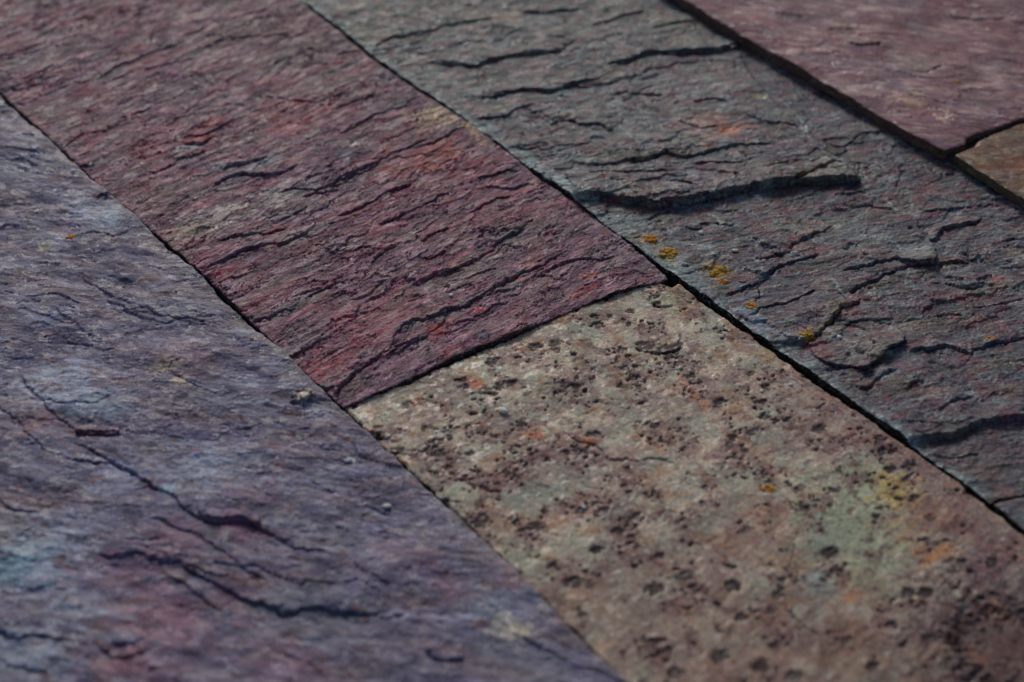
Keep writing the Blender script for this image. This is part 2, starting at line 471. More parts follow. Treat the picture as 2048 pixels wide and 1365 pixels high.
def base(X, c): return np.tile(np.asarray(c, float), (len(X), 1))
def mx(C, m, c):
    m = np.clip(m, 0, 1)[:, None]; return C*(1-m)+np.asarray(c)*m
def rot(X, Y, a):
    ca, sa = math.cos(a), math.sin(a); return X*ca+Y*sa, -X*sa+Y*ca      # Q (along), P (away)

# ------------------------------------------------------------------ joints traced from the photograph (px, py, gap in px)
J1 = [(-60, 131, 3.2), (0, 187, 3.2), (80, 262, 2.7), (165, 338, 1.4), (200, 370, 0.4), (270, 432, 0.9), (330, 485, 2.7), (405, 550, 3.6), (490, 633, 3.2), (575, 715, 3.2),
      (640, 775, 3.2), (690, 822, 2.7), (780, 905, 1.4), (870, 985, 1.4), (1000, 1110, 1.8), (1100, 1212, 2.7), (1250, 1365, 3.6), (1330, 1445, 3.6)]
J2 = [(540, -44, 3.0), (600, 0, 3.0), (680, 60, 4.8), (760, 125, 4.8), (850, 187, 3.6), (930, 240, 3.0), (1000, 292, 3.6), (1060, 338, 5.4), (1110, 374, 4.8), (1150, 403, 3.0), (1180, 425, 1.2),
      (1212, 450, 1.8), (1250, 478, 5.4), (1345, 553, 12.8), (1450, 628, 14.4), (1560, 708, 15.3), (1690, 800, 13.6), (1830, 897, 14.4), (1920, 963, 13.6), (2048, 1062, 15.3), (2200, 1180, 15.3)]
def side(J, sgn, z, xf, yfar, ynear):
    J = np.array(J, float)
    d = np.gradient(J[:, :2], axis=0); d /= np.hypot(d[:, 0], d[:, 1])[:, None]
    n = np.stack([d[:, 1], -d[:, 0]], 1)                   # to the upper right
    p = at(J[:, :2]+n*(J[:, 2:3]*.5*sgn), z)
    return np.vstack([[(p[0, 0], yfar)], p, [(p[-1, 0], ynear)]])
ZA, ZB, ZC, ZD, ZE, ZF = .0008, .0006, -.0008, .0012, .0080, .0066
YF, YN = 1.30, .25
A_r = side(J1, -1, ZA, 0, YF, YN); B_l = side(J1, 1, ZB, 0, YF, YN); C_l = side(J1, 1, ZC, 0, YF, YN)
B_r = side(J2, -1, ZB, 0, YF, YN); C_r = side(J2, -1, ZC, 0, YF, YN); D_l = side(J2, 1, ZD, 0, YF, YN)
# cross joint between the red slab and the speckled one
KB = at([(672, 822), (700, 808), (760, 783), (800, 766), (850, 741), (905, 715), (960, 694), (1040, 663), (1100, 640), (1165, 611), (1230, 586), (1300, 562), (1345, 552)], ZB)
KC = at([(680, 820), (705, 811), (765, 787), (805, 771), (855, 748), (910, 723), (965, 699), (1045, 666), (1105, 641), (1170, 612), (1235, 588), (1290, 570), (1318, 562), (1345, 557), (1364, 566)], ZC)
D_r = at([(1260, -42), (1348, 10), (1468, 82), (1638, 178), (1751, 246), (1891, 320), (2048, 417), (2200, 515)], ZD)
D_r[:, 0] += .03
D_r = np.vstack([[(D_r[0, 0], YF)], D_r, [(D_r[-1, 0], YN)]])
E_l = at([(1290, -50), (1372, 0), (1485, 72), (1560, 113), (1656, 167), (1775, 239), (1850, 283), (1891, 303)], ZE)
E_l = np.vstack([[(E_l[0, 0], YF)], E_l, [(E_l[-1, 0], YN)]])
F_l = at([(1908, 308), (1960, 343), (2048, 398), (2200, 500)], ZF)
F_l = np.vstack([[(F_l[0, 0], YF)], F_l, [(F_l[-1, 0], YN)]])
KE = at([(1889, 302), (1898, 290), (1913, 283), (1946, 275), (1980, 261), (2008, 250), (2048, 241), (2200, 200)], ZE)
KF = at([(1899, 313), (1906, 303), (1925, 294), (1950, 284), (1990, 268), (2048, 250), (2200, 208)], ZF)
DD = at([(1980, 1002), (1996, 1000), (2048, 989), (2200, 960)], ZD)
flat = lambda y: np.array([(0., y), (2., y)])
def horiz(P): return np.vstack([[(0., P[0, 1])], P[np.argsort(P[:, 0])], [(2., P[np.argmax(P[:, 0]), 1])]])

# ------------------------------------------------------------------ A : blue-purple slab at the left
aA = R(-62)
def hA(X, Y):
    Q, P = rot(X, Y, aA); Q2, P2 = rot(X, Y, R(-42))
    z = .0022*fbm(X*22, Y*22, 3, 11)+.0008*fbm(P*70, Q*40, 3, 16)+.0013*shingle(P, Q, .030, 12, 1.0, (3.5, 1.2), .12)+.00055*shingle(P2, Q2, .011, 13, 1.1, (3, 1.3), .0)
    z += .00036*shingle(P2, Q2, .0045, 14, 1.2, (2.5, 1.2), -.05)+.00012*fbm(P2*900, Q2*250, 3, 15)
    f1, c1 = facets(P2, Q2, .009, 2.4, 17); f2, c2 = facets(P2, Q2, .0034, 2.2, 18)
    LAST['A'] = (c1, c2)
    return z+.00045*f1+.00028*f2
def pA(X, Y):
    Q, P = rot(X, Y, R(-45))
    C = base(X, col(76, 69, 92))
    C = mx(C, sst(-.1, .7, fbm(P*45, Q*22, 5, 21, .6))*.7, col(104, 106, 124))
    C = mx(C, sst(.05, .7, fbm(P*55+9, Q*20, 5, 22, .6))*.7, col(92, 74, 84))
    C = mx(C, sst(.0, .8, fbm(P*35+3, Q*20, 5, 23, .6))*.5, col(92, 84, 94))
    C = mx(C, sst(.25, .8, fbm(P*150+3, Q*40, 5, 24, .6))*.6, col(130, 128, 144))
    c1, c2 = LAST['A']
    C = C*(1+0.28*c1+0.3*c2)[:, None]
    return C
LB = col(136, 142, 158); PK = col(116, 74, 92); TN = col(160, 146, 128); RD = col(138, 60, 64); DK = col(58, 46, 54)
ledA = [
 ([(205, 575), (239, 600), (287, 621), (318, 635), (342, 638), (383, 640), (424, 652)], .0011, dict(w=.009)),
 ([(35, 735), (41, 748), (82, 802), (103, 826), (150, 862), (175, 868), (205, 866), (238, 867)], .0024, dict(w=.016, ends=(.2, .02))),
 ([(82, 802), (137, 816), (191, 816), (229, 789)], .0012, {}),
 ([(45, 850), (55, 874), (103, 901)], .0012, {}),
 ([(132, 884), (160, 893), (191, 903), (219, 918), (260, 944), (304, 974), (342, 999), (362, 1022), (396, 1042), (424, 1052), (450, 1052), (472, 1047), (495, 1048), (516, 1056), (554, 1076), (585, 1094), (615, 1107), (649, 1108), (680, 1122)], .0030, dict(w=.014, amp=.1)),
 ([(126, 924), (170, 923), (219, 927)], .0022, dict(w=.004)),
 ([(268, 985), (290, 978), (304, 970)], .0015, {}),
 ([(284, 1045), (328, 1050), (379, 1074), (441, 1108), (492, 1143), (513, 1153), (543, 1175)], .0020, dict(w=.012)),
 ([(168, 1112), (212, 1113), (250, 1112), (290, 1114), (321, 1128), (345, 1130), (369, 1136), (410, 1163), (478, 1194), (547, 1216), (562, 1229), (598, 1221), (656, 1221), (700, 1227), (800, 1230)], .0032, dict(w=.014, amp=.1)),
 ([(321, 1151), (350, 1166), (376, 1180), (410, 1205), (450, 1228)], .0018, dict(w=.008)),
 ([(-20, 996), (0, 1003), (27, 1026), (82, 1033)], .0020, {}),
 ([(-30, 1262), (0, 1264), (34, 1279), (68, 1273), (137, 1285)], .0032, dict(w=.012)),
 ([(222, 1286), (255, 1290), (294, 1286)], .0024, {}),
 ([(196, 1300), (239, 1316), (290, 1314)], .0026, {}),
 ([(335, 741), (376, 768), (405, 777), (441, 789)], .0012, {}),
 ([(335, 741), (350, 728), (365, 722)], .0009, {}),
 ([(123, 679), (171, 686), (205, 700), (239, 696)], .0010, {}),
 ([(215, 549), (235, 556), (267, 565)], .0009, {}),
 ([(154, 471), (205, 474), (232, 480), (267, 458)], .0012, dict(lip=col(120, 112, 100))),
 ([(675, 1219), (705, 1230), (740, 1237)], .0022, {}), ([(745, 1228), (780, 1236), (812, 1234)], .0020, {}),
 ([(848, 1300), (865, 1316), (885, 1325), (935, 1324)], .0028, {}),
 ([(-10, 812), (0, 819), (25, 835), (51, 855)], .0016, {}),
 ([(697, 1122), (742, 1153), (786, 1177)], .0014, {}),
 ([(-10, 324), (0, 325), (41, 323), (79, 337)], .0012, {}),
 ([(188, 402), (200, 396), (219, 390), (240, 389), (254, 394), (257, 406)], .0022, dict(w=.005)),
 ([(136, 412), (150, 420), (165, 421)], .0008, {}),
 ([(550, 728), (575, 730), (600, 727)], .0008, {}), ([(300, 765), (330, 772), (380, 770)], .0009, {}),
 ([(505, 975), (530, 992), (560, 1000)], .0010, {}), ([(430, 1000), (470, 1015), (500, 1012)], .0010, {}),
 ([(20, 615), (60, 608), (85, 612)], .0007, {}), ([(60, 655), (80, 650), (100, 655)], .0008, {}), ([(0, 705), (40, 715), (70, 712)], .0009, {}),
 ([(600, 880), (640, 900), (690, 905)], .0009, {}), ([(620, 960), (660, 985), (700, 1000)], .0011, {}),
 ([(725, 1010), (760, 1020), (785, 1024)], .0012, {}),
 ([(560, 1300), (620, 1330), (660, 1360)], .0012, {}), ([(0, 1310), (40, 1335), (100, 1350)], .0020, dict(w=.01)),
 ([(50, 1180), (90, 1175), (140, 1182)], .0010, {}), ([(245, 1080), (290, 1086), (325, 1092)], .0012, {}),
]
blA = [

 (190, 430, 40, 1.6, -15, LB, .9), (225, 445, 22, 1.3, 0, col(158, 166, 176), .7), (60, 330, 60, 2, -20, col(100, 104, 116), .5), (100, 560, 60, 2.2, -25, col(92, 84, 100), .4),
 (350, 625, 40, 1.4, -20, col(96, 108, 122), .6), (370, 520, 55, 1.8, -25, col(110, 106, 122), .6), (420, 600, 60, 1.8, -30, col(122, 116, 122), .5),
 (120, 770, 60, 1.8, -25, LB, .75), (200, 815, 45, 1.5, -20, col(124, 136, 150), .6), (330, 735, 28, 1.4, -10, col(150, 136, 122), .7), (365, 765, 16, 1.3, -40, col(172, 156, 136), .8),
 (370, 705, 50, 1.7, -30, col(112, 84, 96), .6), (80, 855, 40, 1.6, -30, col(118, 84, 94), .6), (420, 940, 60, 1.8, -20, col(124, 130, 146), .6), (340, 985, 20, 1.1, 0, col(140, 160, 172), .6),
 (215, 945, 45, 1.6, -25, col(130, 130, 150), .7), (80, 1110, 70, 1.5, -10, col(142, 146, 160), .8), (30, 1130, 50, 1.5, 0, col(120, 146, 156), .6), (20, 1060, 50, 1.4, 0, col(130, 128, 130), .5),
 (360, 1090, 45, 1.5, -30, PK, .7), (480, 1065, 30, 1.5, -25, PK, .7), (250, 1150, 60, 1.6, -20, PK, .6), (350, 1245, 60, 1.8, -25, col(120, 72, 90), .8), (300, 1350, 60, 1.8, -20, PK, .6),
 (480, 1190, 30, 1.8, -30, PK, .6), (560, 1290, 50, 1.8, -20, col(122, 84, 98), .6), (560, 1350, 60, 1.5, -20, PK, .5),
 (150, 1225, 40, 1.3, -10, col(140, 146, 160), .6), (50, 1310, 60, 1.6, 0, col(134, 140, 150), .6), (240, 1325, 35, 1.8, -10, col(110, 50, 54), .7), (600, 1245, 70, 2.0, 0, col(96, 104, 110), .5),
 (515, 990, 45, 1.4, -20, col(84, 62, 82), .7), (1015, 1255, 26, 1.7, -30, col(190, 180, 166), .9), (1040, 1265, 14, 1.5, -30, col(205, 194, 176), .8), (975, 1220, 40, 1.6, -30, col(104, 116, 128), .6),
 (750, 1080, 60, 1.6, -30, col(112, 112, 126), .5), (900, 1180, 25, 1.8, -40, col(120, 78, 92), .6), (1020, 1160, 20, 2, -45, col(130, 78, 88), .7), (780, 1100, 30, 2, -35, col(118, 84, 96), .5),
 (850, 1120, 25, 2, -35, col(118, 84, 96), .5), (700, 925, 9, 1.3, 0, col(210, 208, 205), .8), (612, 797, 13, 1.3, 30, col(170, 160, 150), .8), (640, 820, 22, 1.5, -30, col(140, 140, 150), .6),
 (330, 510, 26, 4.0, -42, col(118, 110, 104), .7), (560, 700, 18, 5.0, -44, col(112, 104, 100), .6), (470, 620, 18, 4.5, -42, col(112, 106, 104), .6), (230, 410, 25, 1.5, -40, col(110, 112, 116), .6),
 (90, 500, 10, 1.6, 10, col(160, 150, 130), .7), (200, 465, 30, 1.4, 0, col(126, 132, 146), .5), (640, 720, 60, 1.8, -35, col(94, 90, 98), .4), (20, 400, 60, 2, -30, col(76, 70, 84), .4),
 (1050, 1330, 60, 2.2, -30, col(112, 112, 118), .5), (760, 1330, 60, 2.2, -20, col(84, 78, 96), .5),
]
chA = [(226, 398, 18, .0010), (593, 808, 9, .002), (588, 797, 6, .0012), (254, 254, 1, 0)]
matA = mat('purple_slate', R(-45), grain=.9, red=(.16, .055, .075), red_amt=.35, vein=.25, vein_col=(.40, .42, .48), bump=.7, rough=.47, stretch=1.9, speck=.35, streak=.4, spec=.32, slv=.8)
xA = axis([(.13, .19, .004), (.19, .386, .0006)])
yA = axis([(YN, .38, .004), (.38, .55, .0008), (.55, .85, .0006), (.85, 1.08, .0008), (1.08, YF, .004)])
flA = [
 ([(150, 864), (165, 858), (190, 857), (236, 860), (237, 869), (205, 872), (160, 871)], [1.0, .3, .3, .8, 1.1, 1.2, 1.2], (1.5, .95, .85)),
 ([(604, 789), (620, 787), (626, 794), (612, 806), (603, 806), (598, 797)], [1.2, 1.4, 1.5, 2.2, 2.2, 1.6], (1.35, 1.32, 1.25)),
 ([(396, 1036), (424, 1022), (470, 1024), (520, 1040), (516, 1054), (472, 1046), (424, 1051)], [.6, -.2, -.3, .3, 1.2, 1.5, 1.7], (1.05, 1.02, 1.05)),
]
licO = plain('orange_lichen', lin((190, 122, 34))*1.2, .8, .15, .35, 1500)
licY = plain('yellow_lichen', lin((176, 136, 54))*1.2, .8, .15, .35, 1500)
A, iA = tile('slate_slab', 'blue-purple slate slab with long curving cracks, filling the left side of the view', np.array([(.13, YN), (.13, YF)]), A_r, flat(YN), flat(YF), xA, yA, ZA, hA, pA, matA, ledA, blA,
             flA, seed=1, chips=chA, bang=R(-45), rimr=(col(124, 116, 112), .0025, .7), bstr=.95, tone=.88, LK=.40, WK=1.0)
lichen_patch(A, iA, 141, 481, 10, 9, licO, 1, 'bright orange lichen spot on the purple slab')

# ------------------------------------------------------------------ B : red riven slab
aB = R(9)
def hB(X, Y):
    Q, P = rot(X, Y, aB+R(0)); 
    z = .0009*fbm(X*25, Y*25, 3, 31)+.0011*shingle(P, Q, .026, 32, 1.0, (3.2, 1.2), .05)+.0011*shingle(P, Q, .0100, 33, 1.25, (2.4, 1.1), .08)
    z += .0006*shingle(P, Q, .0042, 34, 1.2, (2.6, 1.2), -.08)+.00012*fbm(P*1000, Q*260, 3, 35)
    f1, c1 = facets(P, Q, .0065, 3.2, 37); f2, c2 = facets(P, Q, .0026, 2.8, 38)
    LAST['B'] = (c1, c2)
    return z+.00055*f1+.0004*f2
def pB(X, Y):
    Q, P = rot(X, Y, aB)
    C = base(X, col(100, 70, 82))
    C = mx(C, sst(-.05, .6, fbm(P*110, Q*26, 5, 41, .6))*.75, col(112, 58, 70))
    C = mx(C, sst(.0, .65, fbm(P*140+5, Q*30, 5, 42, .6))*.7, col(78, 60, 74))
    C = mx(C, sst(.15, .7, fbm(P*90+8, Q*22, 5, 43, .6))*.75, col(100, 92, 92))
    C = mx(C, sst(.3, .7, fbm(P*260+8, Q*60, 5, 44, .6))*.8, col(152, 122, 130))
    C = mx(C, sst(.28, .6, fbm(P*120+18, Q*40, 5, 45, .6))*.4, col(118, 54, 62))
    c1, c2 = LAST['B']
    C = C*(1+0.3*c1+0.34*c2)[:, None]
    return C
GG = col(96, 94, 88); 
ledB = [
 ([(424, 380), (445, 360), (480, 350), (515, 352), (545, 352), (572, 345), (600, 330)], .0017, dict(w=.008, amp=.07)),
 ([(444, 342), (470, 330), (515, 321), (535, 310)], .0022, {}),
 ([(363, 278), (390, 275), (415, 270), (445, 255), (472, 240)], .0022, {}),
 ([(365, 293), (395, 292), (420, 279)], .0022, {}), ([(362, 324), (395, 312), (415, 302)], .0018, {}),
 ([(195, 160), (220, 146), (265, 125), (325, 100), (378, 82)], .0018, {}), ([(455, 84), (485, 78), (513, 74), (583, 71)], .0014, {}), ([(365, 70), (385, 68), (412, 54)], .0014, {}),
 ([(525, 196), (560, 198), (600, 204), (650, 205), (702, 185)], .0012, {}), ([(40, 162), (80, 147), (108, 128)], .0014, {}),
 ([(545, 390), (580, 380), (640, 380), (670, 366), (690, 354), (750, 327), (800, 302), (862, 276)], .0022, dict(w=.010)),
 ([(402, 551), (412, 540), (427, 530), (475, 507), (506, 498), (545, 492), (574, 488), (600, 476), (628, 464)], .0022, dict(w=.009, ends=(.03, .15))),
 ([(435, 485), (478, 474), (505, 473), (533, 471), (560, 463), (580, 454)], .0022, {}),
 ([(505, 647), (530, 638), (564, 625), (590, 624)], .0018, {}), ([(617, 601), (642, 584), (678, 569)], .0020, {}), ([(572, 720), (590, 710), (608, 700), (643, 679)], .0022, {}),
 ([(616, 767), (630, 776), (649, 782), (680, 777), (700, 758)], .0020, {}),
 ([(664, 796), (680, 778), (714, 744), (745, 722), (770, 708)], .0022, dict(w=.006)),
 ([(762, 716), (779, 703), (786, 682), (800, 661), (823, 645), (858, 642), (892, 625), (919, 618), (945, 603), (974, 587), (1022, 560), (1066, 539), (1107, 519), (1140, 500)], .0024, dict(w=.010)),
 ([(790, 712), (815, 690), (850, 678), (880, 655), (905, 625)], .0013, {}),
 ([(822, 574), (845, 562), (865, 553), (899, 544), (935, 530), (964, 513), (1008, 481), (1030, 470), (1056, 457)], .0024, dict(w=.010)),
 ([(743, 533), (750, 520), (759, 512), (775, 500), (795, 492)], .0020, {}), ([(842, 523), (870, 517), (895, 506)], .0018, {}), ([(840, 486), (871, 468), (900, 460)], .0016, {}),
 ([(796, 703), (823, 686), (853, 678)], .0014, {}), ([(898, 657), (936, 642), (981, 618), (1018, 603)], .0016, {}), ([(794, 598), (805, 590), (812, 582)], .0012, {}),
 ([(1104, 545), (1120, 533), (1135, 525), (1165, 520), (1200, 522), (1230, 507)], .0015, {}),
 ([(672, 440), (700, 427), (731, 410), (783, 386), (830, 368)], .0022, {}), ([(676, 364), (705, 355), (731, 345), (761, 327)], .0016, {}),
 ([(755, 453), (785, 440), (817, 424), (871, 400), (901, 389)], .0020, {}), ([(950, 360), (988, 352), (1037, 342)], .0015, {}), ([(968, 377), (1015, 377), (1061, 365)], .0017, {}),
 ([(941, 432), (960, 420), (977, 410), (1024, 392)], .0017, {}), ([(675, 273), (700, 260), (731, 243), (783, 219), (846, 194)], .0016, {}), ([(672, 226), (714, 205), (752, 190)], .0013, {}),
 ([(672, 111), (700, 104), (722, 102)], .0014, {}), ([(818, 298), (858, 290), (899, 273), (920, 258)], .0015, {}),
 ([(1000, 470), (1030, 462), (1065, 440)], .0010, {}), ([(580, 600), (610, 590), (650, 570), (690, 560)], .0012, {}), ([(180, 275), (215, 262), (240, 250)], .0011, {}),
 ([(300, 350), (330, 340), (355, 330)], .0013, {}), ([(158, 333), (172, 332), (190, 329)], .0020, {}), ([(240, 240), (270, 232), (310, 215)], .0011, {}),
 ([(120, 300), (150, 285), (170, 270)], .0011, {}), ([(330, 258), (370, 232), (420, 225)], .0010, {}), ([(600, 395), (640, 388), (680, 378)], .0012, {}),
 ([(980, 500), (1010, 492), (1040, 500)], .0009, {}), ([(930, 560), (960, 548), (1000, 540)], .0011, {}), ([(700, 600), (740, 590), (780, 560)], .0011, {}),
]
blB = [
 (868, 235, 34, 1.9, 5, col(184, 162, 138), .9), (905, 218, 20, 1.6, -38, col(172, 152, 124), .8), (850, 258, 24, 1.6, 20, col(158, 130, 116), .6), (940, 262, 14, 3.2, -38, col(170, 142, 112), .7), (965, 290, 9, 3, -38, col(160, 132, 110), .6),
 (900, 300, 30, 1.3, 0, col(140, 72, 62), .8), (905, 316, 12, 1.2, 0, col(165, 72, 56), .8), (830, 325, 50, 2.0, 22, col(150, 78, 66), .7), (870, 335, 20, 1.6, 15, col(168, 74, 60), .6), (960, 330, 40, 1.8, 10, col(126, 58, 68), .7),
 (445, 435, 34, 2.6, 14, col(160, 150, 146), .85), (475, 418, 14, 2.0, 20, col(184, 172, 158), .8), (380, 465, 30, 2.0, 15, col(150, 136, 120), .75), (560, 395, 36, 2.0, 20, col(150, 146, 140), .7), (330, 400, 50, 1.8, 14, col(112, 100, 96), .6), (350, 500, 20, 2.4, -42, col(132, 122, 110), .6),
 (620, 100, 70, 2.0, 15, GG, .75), (520, 60, 60, 2.2, 15, col(104, 92, 84), .7), (690, 170, 60, 2.0, 15, col(98, 92, 84), .6), (410, 80, 60, 1.8, 15, col(96, 90, 86), .5), (780, 200, 50, 2.0, 20, col(90, 84, 88), .6), (560, 130, 40, 2, 10, col(112, 100, 90), .5),
 (600, 230, 60, 2.2, 18, col(126, 60, 64), .6), (575, 212, 16, 2.2, 18, col(150, 56, 52), .7), (300, 300, 40, 2.0, 15, col(130, 74, 70), .6), (400, 280, 22, 2.2, 15, col(140, 62, 66), .7), (430, 250, 16, 2.5, 35, col(142, 82, 62), .7), (580, 255, 30, 1.8, 20, col(136, 72, 64), .6),
 (480, 340, 40, 2.0, 15, col(116, 120, 126), .6), (375, 300, 14, 2.2, 8, col(170, 172, 178), .8), (530, 325, 20, 2.0, 10, col(150, 150, 154), .6), (330, 180, 60, 2.2, 15, col(96, 96, 100), .5), (60, 130, 60, 2.2, 15, col(84, 78, 86), .6), (100, 230, 40, 1.6, 0, col(120, 108, 104), .5),
 (720, 287, 14, 1.5, 10, col(196, 180, 178), .8), (690, 310, 12, 2.4, 55, col(160, 168, 182), .6), (620, 370, 30, 3.2, 25, col(70, 62, 86), .6), (440, 330, 12, 2, 0, col(170, 168, 170), .5),
 (450, 543, 18, 2.6, 22, col(146, 64, 80), .8), (545, 590, 40, 2.0, 20, col(110, 70, 80), .5), (640, 740, 34, 2.2, 40, col(132, 62, 68), .7), (690, 700, 30, 2.4, 42, col(130, 68, 76), .6), (605, 690, 24, 2.0, 30, col(120, 110, 112), .5), (700, 610, 50, 2, 25, col(118, 76, 88), .5),
 (760, 620, 50, 2.2, 30, col(140, 74, 80), .6), (740, 680, 30, 1.6, 30, col(150, 80, 84), .6), (890, 640, 16, 3.2, 25, col(98, 94, 90), .8), (960, 530, 34, 3.2, 28, col(104, 96, 92), .75), (905, 560, 30, 3, 20, col(108, 96, 92), .7), (1010, 495, 14, 1.6, 10, col(128, 124, 120), .6), (1075, 470, 40, 2.4, 25, col(94, 86, 84), .6),
 (1035, 560, 7, 1.8, 25, col(190, 60, 52), .8), (885, 660, 20, 1.8, 20, col(176, 64, 60), .7), (955, 625, 8, 1.8, 20, col(180, 60, 56), .7), (900, 645, 7, 2, 20, col(180, 60, 52), .5), (1165, 590, 16, 2, 20, col(160, 60, 56), .6), (1180, 555, 12, 2, 10, col(158, 74, 50), .6), (1060, 530, 14, 3, 28, col(140, 62, 62), .5),
 (840, 390, 60, 2.4, 20, col(110, 52, 64), .6), (1060, 420, 50, 2.2, 15, col(112, 60, 74), .6), (930, 450, 50, 2.4, 20, col(108, 58, 68), .6), (620, 510, 50, 2.4, 20, col(98, 60, 72), .5),
 (915, 670, 12, 1.2, 0, col(150, 138, 140), .6), (965, 675, 9, 1.2, 0, col(170, 172, 180), .6), (1000, 640, 60, 2.2, 25, col(116, 74, 86), .5), (700, 770, 20, 2.4, 35, col(90, 84, 84), .6), (740, 750, 40, 2.4, 28, col(92, 66, 76), .5), (1000, 680, 16, 6, 25, col(104, 72, 72), .6), (1290, 540, 30, 2, -20, col(110, 88, 94), .6),
 (640, 0, 60, 2, 10, col(112, 108, 106), .6), (230, 30, 60, 2, 15, col(112, 70, 76), .4), (1170, 480, 40, 2, 10, col(102, 78, 84), .5),
]
PB = col(158, 140, 140)
vnB = [([(853, 570), (856, 600), (870, 612), (886, 622)], PB, .0005), ([(892, 640), (905, 650), (912, 668)], PB, .0004), ([(1090, 420), (1160, 430), (1230, 410)], PB, .0003), ([(790, 480), (845, 490), (850, 500)], PB, .0004), ([(820, 660), (845, 700), (850, 720)], PB, .0004), ([(700, 610), (730, 640)], PB, .0004), ([(900, 570), (880, 600)], PB, .0004)]
matB = mat('red_slate', aB, grain=1.0, red=(.13, .03, .045), red_amt=.4, vein=.5, vein_col=(.40, .30, .31), bump=.85, rough=.5, stretch=3.2, speck=.6, streak=.6, spec=.25)
xB = axis([(.38, .588, .0006)])
yB = axis([(.68, .90, .0005), (.90, 1.17, .0007), (1.17, YF, .004)])
flB = [
 ([(428, 378), (446, 360), (480, 351), (515, 353), (548, 353), (575, 340), (540, 334), (490, 335), (450, 346)], [.3, .7, 1.1, 1.0, .5, .0, -.3, -.3, .0], (1.0, 1.12, 1.1)),
 ([(446, 342), (470, 331), (515, 322), (505, 314), (470, 320)], [.4, .7, .4, -.2, -.2], (1.05, 1.05, 1.05)),
 ([(366, 292), (395, 293), (420, 280), (415, 274), (385, 280)], [.4, .7, .4, -.2, -.1], (1.2, .9, .9)),
 ([(858, 643), (892, 626), (919, 619), (910, 606), (875, 620), (850, 628)], [1.0, 1.3, .6, -.3, -.2, .0], (.95, 1.1, 1.08)),
 ([(760, 720), (778, 704), (786, 682), (800, 662), (823, 646), (835, 652), (815, 672), (800, 695)], [.2, 1.0, 1.2, 1.2, .8, -.2, -.3, -.2], (.9, 1.15, 1.15)),
]
B, iB = tile('slate_slab', 'maroon finely ridged slate slab with a tan patch at its right edge', B_l, B_r, horiz(KB), flat(YF), xB, yB, ZB, hB, pB, matB, ledB, blB, flB, seed=2, rimr=(col(140, 128, 120), .0008, .5), bang=aB, LK=.58, tone=.90, bstr=.9, veins=vnB, 
             cut=lin((48, 36, 38)))

# ------------------------------------------------------------------ C : speckled slab
def hC(X, Y):
    Q, P = rot(X, Y, R(12))
    z = .0007*fbm(X*22, Y*22, 3, 51)+.00022*sst(-.1, .15, fbm(X*75, Y*75, 5, 52, .6))+.00007*fbm(X*420, Y*420, 4, 53, .6)+.0003*shingle(P, Q, .03, 54, 1.3, (2, 1), .25)
    f1, c1 = facets(P, Q, .014, 1.4, 57, .8); LAST['C'] = (c1, c1)
    return z+.00018*f1
def pC(X, Y):
    C = base(X, col(170, 156, 140))
    C = mx(C, sst(-.02, .16, fbm(X*48, Y*48, 5, 61, .6))*.75, col(146, 146, 132))
    C = mx(C, sst(.1, .4, fbm(X*40+7, Y*55, 5, 62, .6))*.7, col(148, 124, 116))
    C = mx(C, sst(.22, .5, fbm(X*60+17, Y*60, 5, 63, .6))*.7, col(146, 114, 90))
    C = mx(C, sst(.1, .5, fbm(X*38+27, Y*44, 5, 64, .6))*.6, col(106, 88, 88))
    C = mx(C, sst(.3, .55, fbm(X*120+27, Y*110, 5, 65, .6))*.6, col(150, 146, 132))
    c1, c2 = LAST['C']
    C = C*(1+0.16*c1+0*c2)[:, None]
    return C
clusC = [(1220, 740, 220, 1.), (880, 900, 200, .8), (1650, 850, 230, .9), (1100, 1000, 200, .8), (1200, 620, 90, .7), (1320, 690, 110, 1.), (1400, 600, 80, .6), (1330, 1010, 130, .7), (1250, 1120, 200, .5), (1450, 860, 160, .8),
          (1600, 1000, 160, .5), (1790, 930, 90, .8), (1400, 1240, 250, .35), (1850, 1080, 200, .3), (950, 790, 160, .4), (1080, 690, 70, 1.), (1030, 850, 130, .7), (1000, 950, 150, 1.)]
pits_hand = [(1068, 690, 16, 1.), (985, 719, 16, .9), (1003, 768, 17, .9), (1315, 607, 12, 1.), (1110, 685, 15, .8), (1195, 648, 13, .9), (1260, 620, 10, .8), (1145, 1160, 17, 1.), (1193, 1097, 13, 1.), (1660, 1102, 18, 1.), (1466, 1170, 16, 1.), (1484, 1231, 13, 1.),
             (1818, 1183, 16, 1.), (1850, 1185, 16, 1.), (1370, 1150, 18, .8), (1310, 1175, 20, .9), (1820, 930, 15, 1.), (1780, 935, 12, 1.), (1828, 994, 11, .9), (1752, 1030, 9, .9), (1640, 855, 16, .8), (1745, 1330, 14, 1.), (1780, 1245, 12, 1.), (1290, 690, 22, .8), (1330, 695, 22, .8), (1355, 690, 16, .8),
             (1440, 800, 13, .9), (1530, 830, 13, .9), (1380, 750, 12, .9), (890, 1000, 12, .9), (960, 1040, 16, .9), (1070, 1050, 12, .8), (875, 880, 12, .8), (845, 855, 8, .7), (1520, 1330, 17, .9), (1440, 1310, 18, .9), (1350, 1345, 16, .8), (1590, 1350, 16, .7), (1286, 1365, 12, .7),
             (1865, 1275, 16, .8), (1540, 1220, 10, .6), (1555, 1188, 12, .7), (1860, 1035, 13, .7), (1760, 1015, 8, .7), (755, 872, 14, .8), (795, 898, 14, .8), (818, 808, 13, .6), (940, 905, 10, .8), (1480, 1045, 8, .5), (1900, 1120, 10, .6), (1895, 1080, 8, .6), (1500, 745, 10, .7)]
